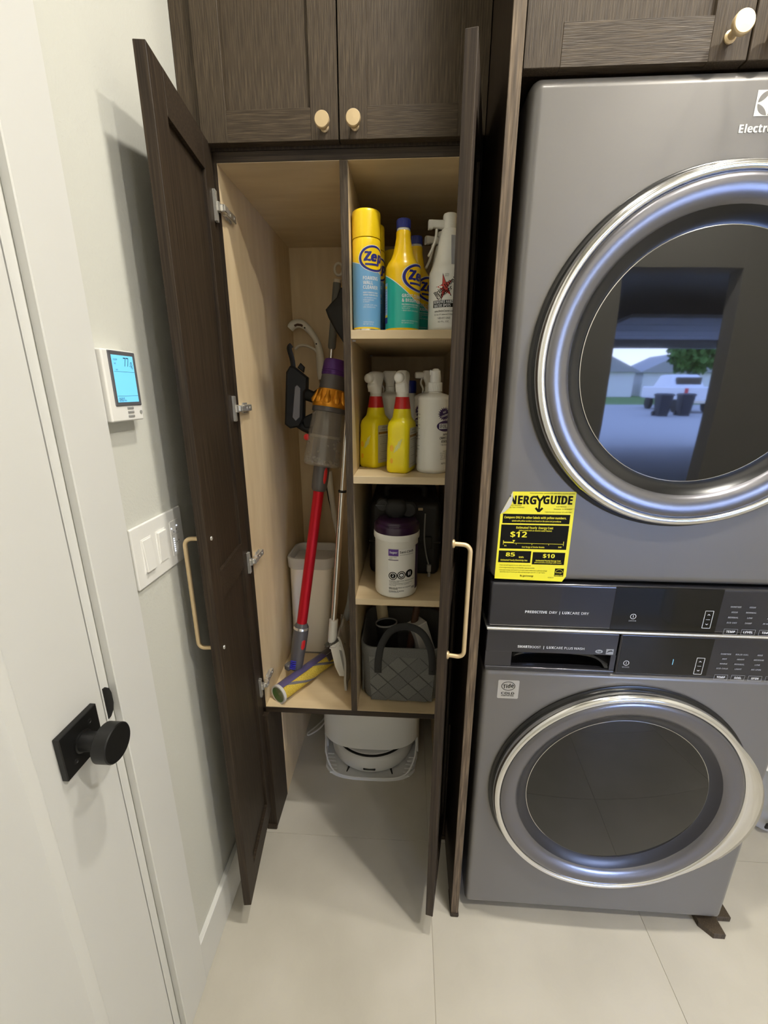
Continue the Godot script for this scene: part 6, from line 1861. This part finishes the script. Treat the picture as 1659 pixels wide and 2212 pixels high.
# ---------- under the cupboard ----------
func robot() -> void:
	var cx := 0.3640
	var t := thing("robot_dock", "white robot vacuum dock with an arched mouth under the open cupboard", "robot dock", Vector3(cx, 0, -0.38))
	var zb := -0.565
	var zf := -0.205
	# ramp tray: flat floor with a raised lip
	var tray := PackedVector2Array()
	for i in 25:
		var g := PI * i / 24.0
		tray.append(Vector2(cx - 0.188 * cos(g) * pow(absf(sin(g)) * 0.06 + 1, 0), 0))
	var outl := []
	for q in [[0.0, 1.0], [0.010, 1.0], [0.0125, 0.992], [0.0125, 0.972], [0.006, 0.960]]:
		var row := PackedVector3Array()
		for i in 33:
			var u := -1.0 + 2.0 * i / 32.0
			var w: float = 0.183 * q[1]
			var zz: float = -0.300 + (0.126 * q[1] + 0.0) * pow(maxf(0.0, 1.0 - pow(absf(u), 3.2)), 1.0 / 3.2)
			row.append(Vector3(cx + w * u, q[0], zz))
		row.append(Vector3(cx + 0.183 * q[1], q[0], zb))
		row.append(Vector3(cx - 0.183 * q[1], q[0], zb))
		outl.append(row)
	var tr := put(MB.new().loft(outl, true, 40), "ramp_tray", M.robot_white, t)
	var lip := []
	for i in 33:
		var u := -1.0 + 2.0 * i / 32.0
		lip.append(Vector3(cx + 0.182 * u, 0.012 + 0.108 * pow(absf(u), 9.0), -0.300 + 0.125 * pow(maxf(0.0, 1.0 - pow(absf(u), 3.2)), 1.0 / 3.2)))
	put(MB.new().tube(lip, 0.0032, 8), "tray_lip", M.robot_white, tr)
	for s in [-1, 1]:
		for i in 6:
			var z := -0.196 - 0.017 * i
			var x0: float = cx + s * (0.118 + 0.006 * i)
			put(MB.new().rbox(Vector3(minf(x0, x0 + s * 0.034), 0.005, z - 0.003), Vector3(maxf(x0, x0 + s * 0.034), 0.0105, z + 0.003), 0.0015), "tread_rib", M.robot_white, tr)
	# body: rounded box with the mouth cut out below an arch
	var body := MB.new()
	var out := func(y: float, inset := 0.0) -> PackedVector3Array:
		var o := PackedVector3Array()
		for i in 41:
			var u := -1.0 + 2.0 * i / 40.0
			o.append(Vector3(cx + (0.186 - inset) * signf(u) * pow(absf(u), 0.75), y, zf - inset - 0.090 + 0.090 * pow(maxf(0.0, 1.0 - pow(absf(u), 2.6)), 1.0 / 2.2)))
		o.append(Vector3(cx + 0.186 - inset, y, zb))
		o.append(Vector3(cx - 0.186 + inset, y, zb))
		return o
	var arch := func(u: float) -> float: return 0.114 + 0.020 * pow(absf(u), 2.0) if absf(u) < 0.955 else lerpf(0.130, 0.02, (absf(u) - 0.955) / 0.045)
	var rows := []
	var low: PackedVector3Array = out.call(0.0)
	for i in 41:
		low[i].y = arch.call(-1.0 + 2.0 * i / 40.0)
	low[41].y = 0.013
	low[42].y = 0.013
	var lowi: PackedVector3Array = out.call(0.0, 0.010)
	for i in 43:
		lowi[i].y = low[i].y + 0.001
	var topi: PackedVector3Array = out.call(0.160, 0.014)
	rows = [topi, lowi, low, out.call(0.150), out.call(0.385), out.call(0.392, 0.003), out.call(0.395, 0.010)]
	body.loft(rows, true, 42)
	put(body, "dock_body", M.robot_white, t)
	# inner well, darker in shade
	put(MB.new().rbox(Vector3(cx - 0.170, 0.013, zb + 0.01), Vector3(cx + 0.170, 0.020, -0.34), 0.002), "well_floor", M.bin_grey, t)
	# robot
	var rc := Vector3(cx, 0.0135, -0.352)
	var r := thing("robot_vacuum", "round white robot vacuum parked inside the white dock", "robot vacuum", rc)
	put(MB.new().lathe([Vector2(0, 0.003), Vector2(0.155, 0.003), Vector2(0.163, 0.012), Vector2(0.165, 0.030), Vector2(0.1645, 0.060), Vector2(0.160, 0.070), Vector2(0.150, 0.0745), Vector2(0, 0.0760)], 72, Transform3D(Basis.IDENTITY, rc), 0, TAU, 45), "robot_body", M.robot_white, r)
	put(MB.new().lathe([Vector2(0.1480, 0.0740), Vector2(0.1480, 0.0775), Vector2(0.1530, 0.0765), Vector2(0.1545, 0.0720)], 72, Transform3D(Basis.IDENTITY, rc)), "top_groove", M.black, r)
	put(MB.new().lathe([Vector2(0.1478, 0.0740), Vector2(0.1465, 0.0800), Vector2(0.1400, 0.0820), Vector2(0, 0.0840)], 72, Transform3D(Basis.IDENTITY, rc)), "top_plate", M.robot_white, r)
	put(MB.new().rbox(Vector3(cx - 0.0235, 0.034, rc.z + 0.159), Vector3(cx + 0.0235, 0.044, rc.z + 0.1662), 0.0045, 3), "camera_window", M.display, r)
	for s in [-1, 1]:
		put(MB.new().tube([rc + Vector3(s * 0.080, 0.008, 0.140), rc + Vector3(s * 0.086, 0.006, 0.160)], [0.004, 0.002], 8), "side_brush", M.black, r)
	t = thing("white_cable", "white power cable looping on the floor left of the dock", "cable", Vector3(0.11, 0.0, -0.42))
	put(MB.new().tube(curve([Vector3(0.172, 0.060, -0.470), Vector3(0.158, 0.030, -0.440), Vector3(0.130, 0.008, -0.405), Vector3(0.092, 0.004, -0.372), Vector3(0.086, 0.004, -0.384), Vector3(0.118, 0.004, -0.430), Vector3(0.140, 0.004, -0.480), Vector3(0.150, 0.020, -0.545)], 8), 0.0032, 8), "cable", M.white_plastic, t)


func floor_bits() -> void:
	# offcut sticking out from under the washer
	var t := thing("wood_offcut", "small dark wood offcut poking out from under the washer front corner", "wood block", Vector3(1.335, 0, 0.18))
	put(MB.new().extr(PackedVector2Array([Vector2(1.3020, -0.214), Vector2(1.3260, -0.2400), Vector2(1.3560, -0.2400), Vector2(1.3560, -0.1000), Vector2(1.3020, -0.1000)]), 0.0, 0.017, Transform3D(FLAT, Vector3.ZERO), 0.0012), "offcut", M.oak, t)
	# white laundry basket at the far right
	t = thing("laundry_basket", "white plastic laundry basket with slots on the floor beyond the washer", "laundry basket", Vector3(1.92, 0, -0.26))
	var C := Vector2(1.930, -0.270)
	var S := [sec(0.004, 0.53, 0.40, 0.07, C, 6), sec(0.0, 0.55, 0.42, 0.08, C, 6), sec(0.012, 0.56, 0.43, 0.08, C, 6), sec(0.24, 0.62, 0.49, 0.09, C, 6), sec(0.262, 0.655, 0.525, 0.10, C, 6), sec(0.270, 0.655, 0.525, 0.10, C, 6), sec(0.270, 0.61, 0.48, 0.09, C, 6), sec(0.02, 0.545, 0.415, 0.075, C, 6)]
	var bk := put(MB.new().loft(S, true, 45), "basket_shell", M.basket_white, t)
	for row in 3:
		for i in 9:
			var y := 0.050 + 0.058 * row
			var x := C.x - 0.245 + 0.061 * i
			var z := C.y + 0.215 + 0.03 * (y - 0.012) / 0.228 + 0.0010
			put(MB.new().rbox(Vector3(x - 0.017, y - 0.012, -0.006), Vector3(x + 0.017, y + 0.012, 0.0015), 0.006, 2, Transform3D(Basis(Vector3.RIGHT, 0.12), Vector3(0, 0, z)) * Transform3D(Basis.IDENTITY, Vector3.ZERO)), "slot", M.black, bk)
		for i in 6:
			var y := 0.050 + 0.058 * row
			var zz := C.y - 0.15 + 0.061 * i
			var xx := C.x - 0.28 - 0.03 * (y - 0.012) / 0.228 - 0.001
			put(MB.new().rbox(Vector3(xx - 0.0015, y - 0.012, zz - 0.017), Vector3(xx + 0.006, y + 0.012, zz + 0.017), 0.005, 2), "slot", M.black, bk)


# ---------- what the dryer's glass mirrors: garage and street behind the camera ----------
func outside() -> void:
	var g := MB.new()
	# garage shell
	sbox(Vector3(-0.2, -0.10, 1.93), Vector3(8.6, -0.01, 8.0), "garage_floor", M.concrete)
	sbox(Vector3(-0.3, 0, 1.93), Vector3(-0.2, 2.75, 8.1), "wall_garage_left", M.plain_wall)
	sbox(Vector3(8.5, 0, 1.93), Vector3(8.6, 2.75, 8.1), "wall_garage_right", M.plain_wall)
	sbox(Vector3(2.72, 0, 1.86), Vector3(8.6, 2.75, 1.93), "wall_garage_back", M.plain_wall)
	sbox(Vector3(-0.3, 2.75, 1.80), Vector3(8.6, 2.85, 8.1), "ceiling_garage", M.plain_wall)
	g.rbox(Vector3(-0.3, 0, 8.0), Vector3(2.9, 2.75, 8.1), 0.001)
	g.rbox(Vector3(6.6, 0, 8.0), Vector3(8.6, 2.75, 8.1), 0.001)
	g.rbox(Vector3(2.9, 2.2, 8.0), Vector3(6.6, 2.75, 8.1), 0.001)
	struct(g, "wall_garage_front", M.plain_wall)
	sbox(Vector3(-40, -0.14, 8.1), Vector3(80, -0.04, 27), "driveway", M.concrete)
	sbox(Vector3(-40, -0.14, 27), Vector3(80, -0.05, 80), "lawn", M.grass)
	# raised sectional door under the ceiling
	var t := thing("garage_door", "raised white sectional garage door mirrored in the dryer glass", "garage door", Vector3(4.75, 2.3, 6.6))
	for i in 4:
		put(MB.new().rbox(Vector3(2.95, 2.36, 5.2 + 0.66 * i), Vector3(6.55, 2.41, 5.84 + 0.66 * i), 0.01), "door_section", M.door_white, t)
	# wheelie bins
	var wb: Node3D
	for i in 2:
		if i == 0:
			wb = thing("wheelie_bin", "left dark wheelie bin on the driveway mirrored in the dryer glass", "wheelie bin", Vector3(10.0, -0.04, 17.0), 0.0, "bins on the driveway")
			put(MB.new().loft([sec(0.0, 0.46, 0.50, 0.05), sec(0.95, 0.60, 0.72, 0.05)], true), "bin_body", M.bin_dark, wb, true)
			put(MB.new().loft([sec(0.95, 0.66, 0.80, 0.05), sec(1.02, 0.64, 0.78, 0.06), sec(1.06, 0.50, 0.60, 0.06)], true), "bin_lid", M.bin_dark, wb, true)
			for s in [-1, 1]:
				put(MB.new().lathe([Vector2(0, -0.03), Vector2(0.11, -0.03), Vector2(0.11, 0.03), Vector2(0, 0.03)], 20, Transform3D(XUP, Vector3(s * 0.27, 0.11, 0.26))), "wheel", M.rubber, wb, true)
		else:
			dup(wb, Vector3(11.2, -0.04, 17.2), 0.1, "right dark wheelie bin on the driveway mirrored in the dryer glass")
	# pickup
	t = thing("pickup_truck", "white pickup truck parked beyond the bins mirrored in the dryer glass", "truck", Vector3(12.9, -0.04, 19.8))
	var tb := MB.new().rbox(Vector3(-1.0, 0.65, -1.2), Vector3(1.0, 1.35, 3.6), 0.08, 2)
	put(tb, "truck_body", M.paint_white, t, true)
	put(MB.new().loft([sec(1.33, 1.92, 2.3, 0.2, Vector2(0, 1.3)), sec(1.95, 1.55, 1.6, 0.2, Vector2(0, 1.3)), sec(2.0, 1.40, 1.4, 0.2, Vector2(0, 1.3))], true), "cab", M.paint_white, t, true)
	put(MB.new().rbox(Vector3(-0.72, 1.45, 0.22), Vector3(0.72, 1.85, 0.40), 0.03, 2), "rear_window", M.glass, t, true)
	for s in [-1, 1]:
		put(MB.new().rbox(Vector3(s * 0.90 - 0.09, 0.85, -1.23), Vector3(s * 0.90 + 0.09, 1.28, -1.15), 0.02), "tail_light", M.vac_red, t, true)
		for z in [-0.4, 2.7]:
			put(MB.new().lathe([Vector2(0, -0.12), Vector2(0.30, -0.12), Vector2(0.38, -0.10), Vector2(0.38, 0.10), Vector2(0.30, 0.12), Vector2(0, 0.12)], 24, Transform3D(XUP, Vector3(s * 0.86, 0.38, z))), "wheel", M.rubber, t, true)
	put(MB.new().rbox(Vector3(-0.95, 0.50, -1.35), Vector3(0.95, 0.68, -1.15), 0.03), "bumper", M.nickel, t, true)
	# houses opposite
	var hs: Node3D
	for q in [[16.0, 44.0, "left"], [27.0, 46.0, "right"]]:
		hs = thing("house", "pale gabled house across the street, the %s one mirrored in the dryer glass" % q[2], "house", Vector3(q[0], -0.05, q[1]))
		put(MB.new().rbox(Vector3(-4.5, 0, 0), Vector3(4.5, 3.0, 8), 0.02), "house_wall", M.paint_white, hs, true)
		put(MB.new().extr(PackedVector2Array([Vector2(-5.1, 2.9), Vector2(5.1, 2.9), Vector2(0, 5.3)]), -0.4, 8.4, Transform3D(Basis(Vector3(1, 0, 0), Vector3(0, 1, 0), Vector3(0, 0, 1)), Vector3.ZERO), 0.0), "roof", M.concrete, hs, true)
		put(MB.new().rbox(Vector3(-1.2, 1.0, -0.06), Vector3(0.2, 2.2, 0.04), 0.01), "window", M.glass, hs, true)
	t = thing("street_tree", "leafy green tree beside the right house mirrored in the dryer glass", "tree", Vector3(19.5, -0.05, 31.0))
	put(MB.new().tube([Vector3(0, 0, 0), Vector3(0.1, 2.4, 0)], [0.22, 0.14], 10), "trunk", M.brown_wood, t, true)
	var rng := RandomNumberGenerator.new()
	rng.seed = 3
	var lf := MB.new()
	for i in 900:
		var d := Vector3(rng.randfn(), rng.randfn(), rng.randfn()).normalized() * pow(rng.randf(), 0.4)
		var p := Vector3(0.1, 4.1, 0) + d * Vector3(2.2, 1.9, 2.2)
		var ax := Vector3(rng.randfn(), rng.randfn(), rng.randfn()).normalized()
		var s := ax.cross(Vector3.UP).normalized() * 0.22
		var u := ax.cross(s).normalized() * 0.3
		lf.tri(p - s, p + u, p + s, ax, ax, ax)
		lf.tri(p - s, p - u, p + s, ax, ax, ax)
	put(lf, "leaves", M.leaf, t, true).set_meta("kind", "stuff")
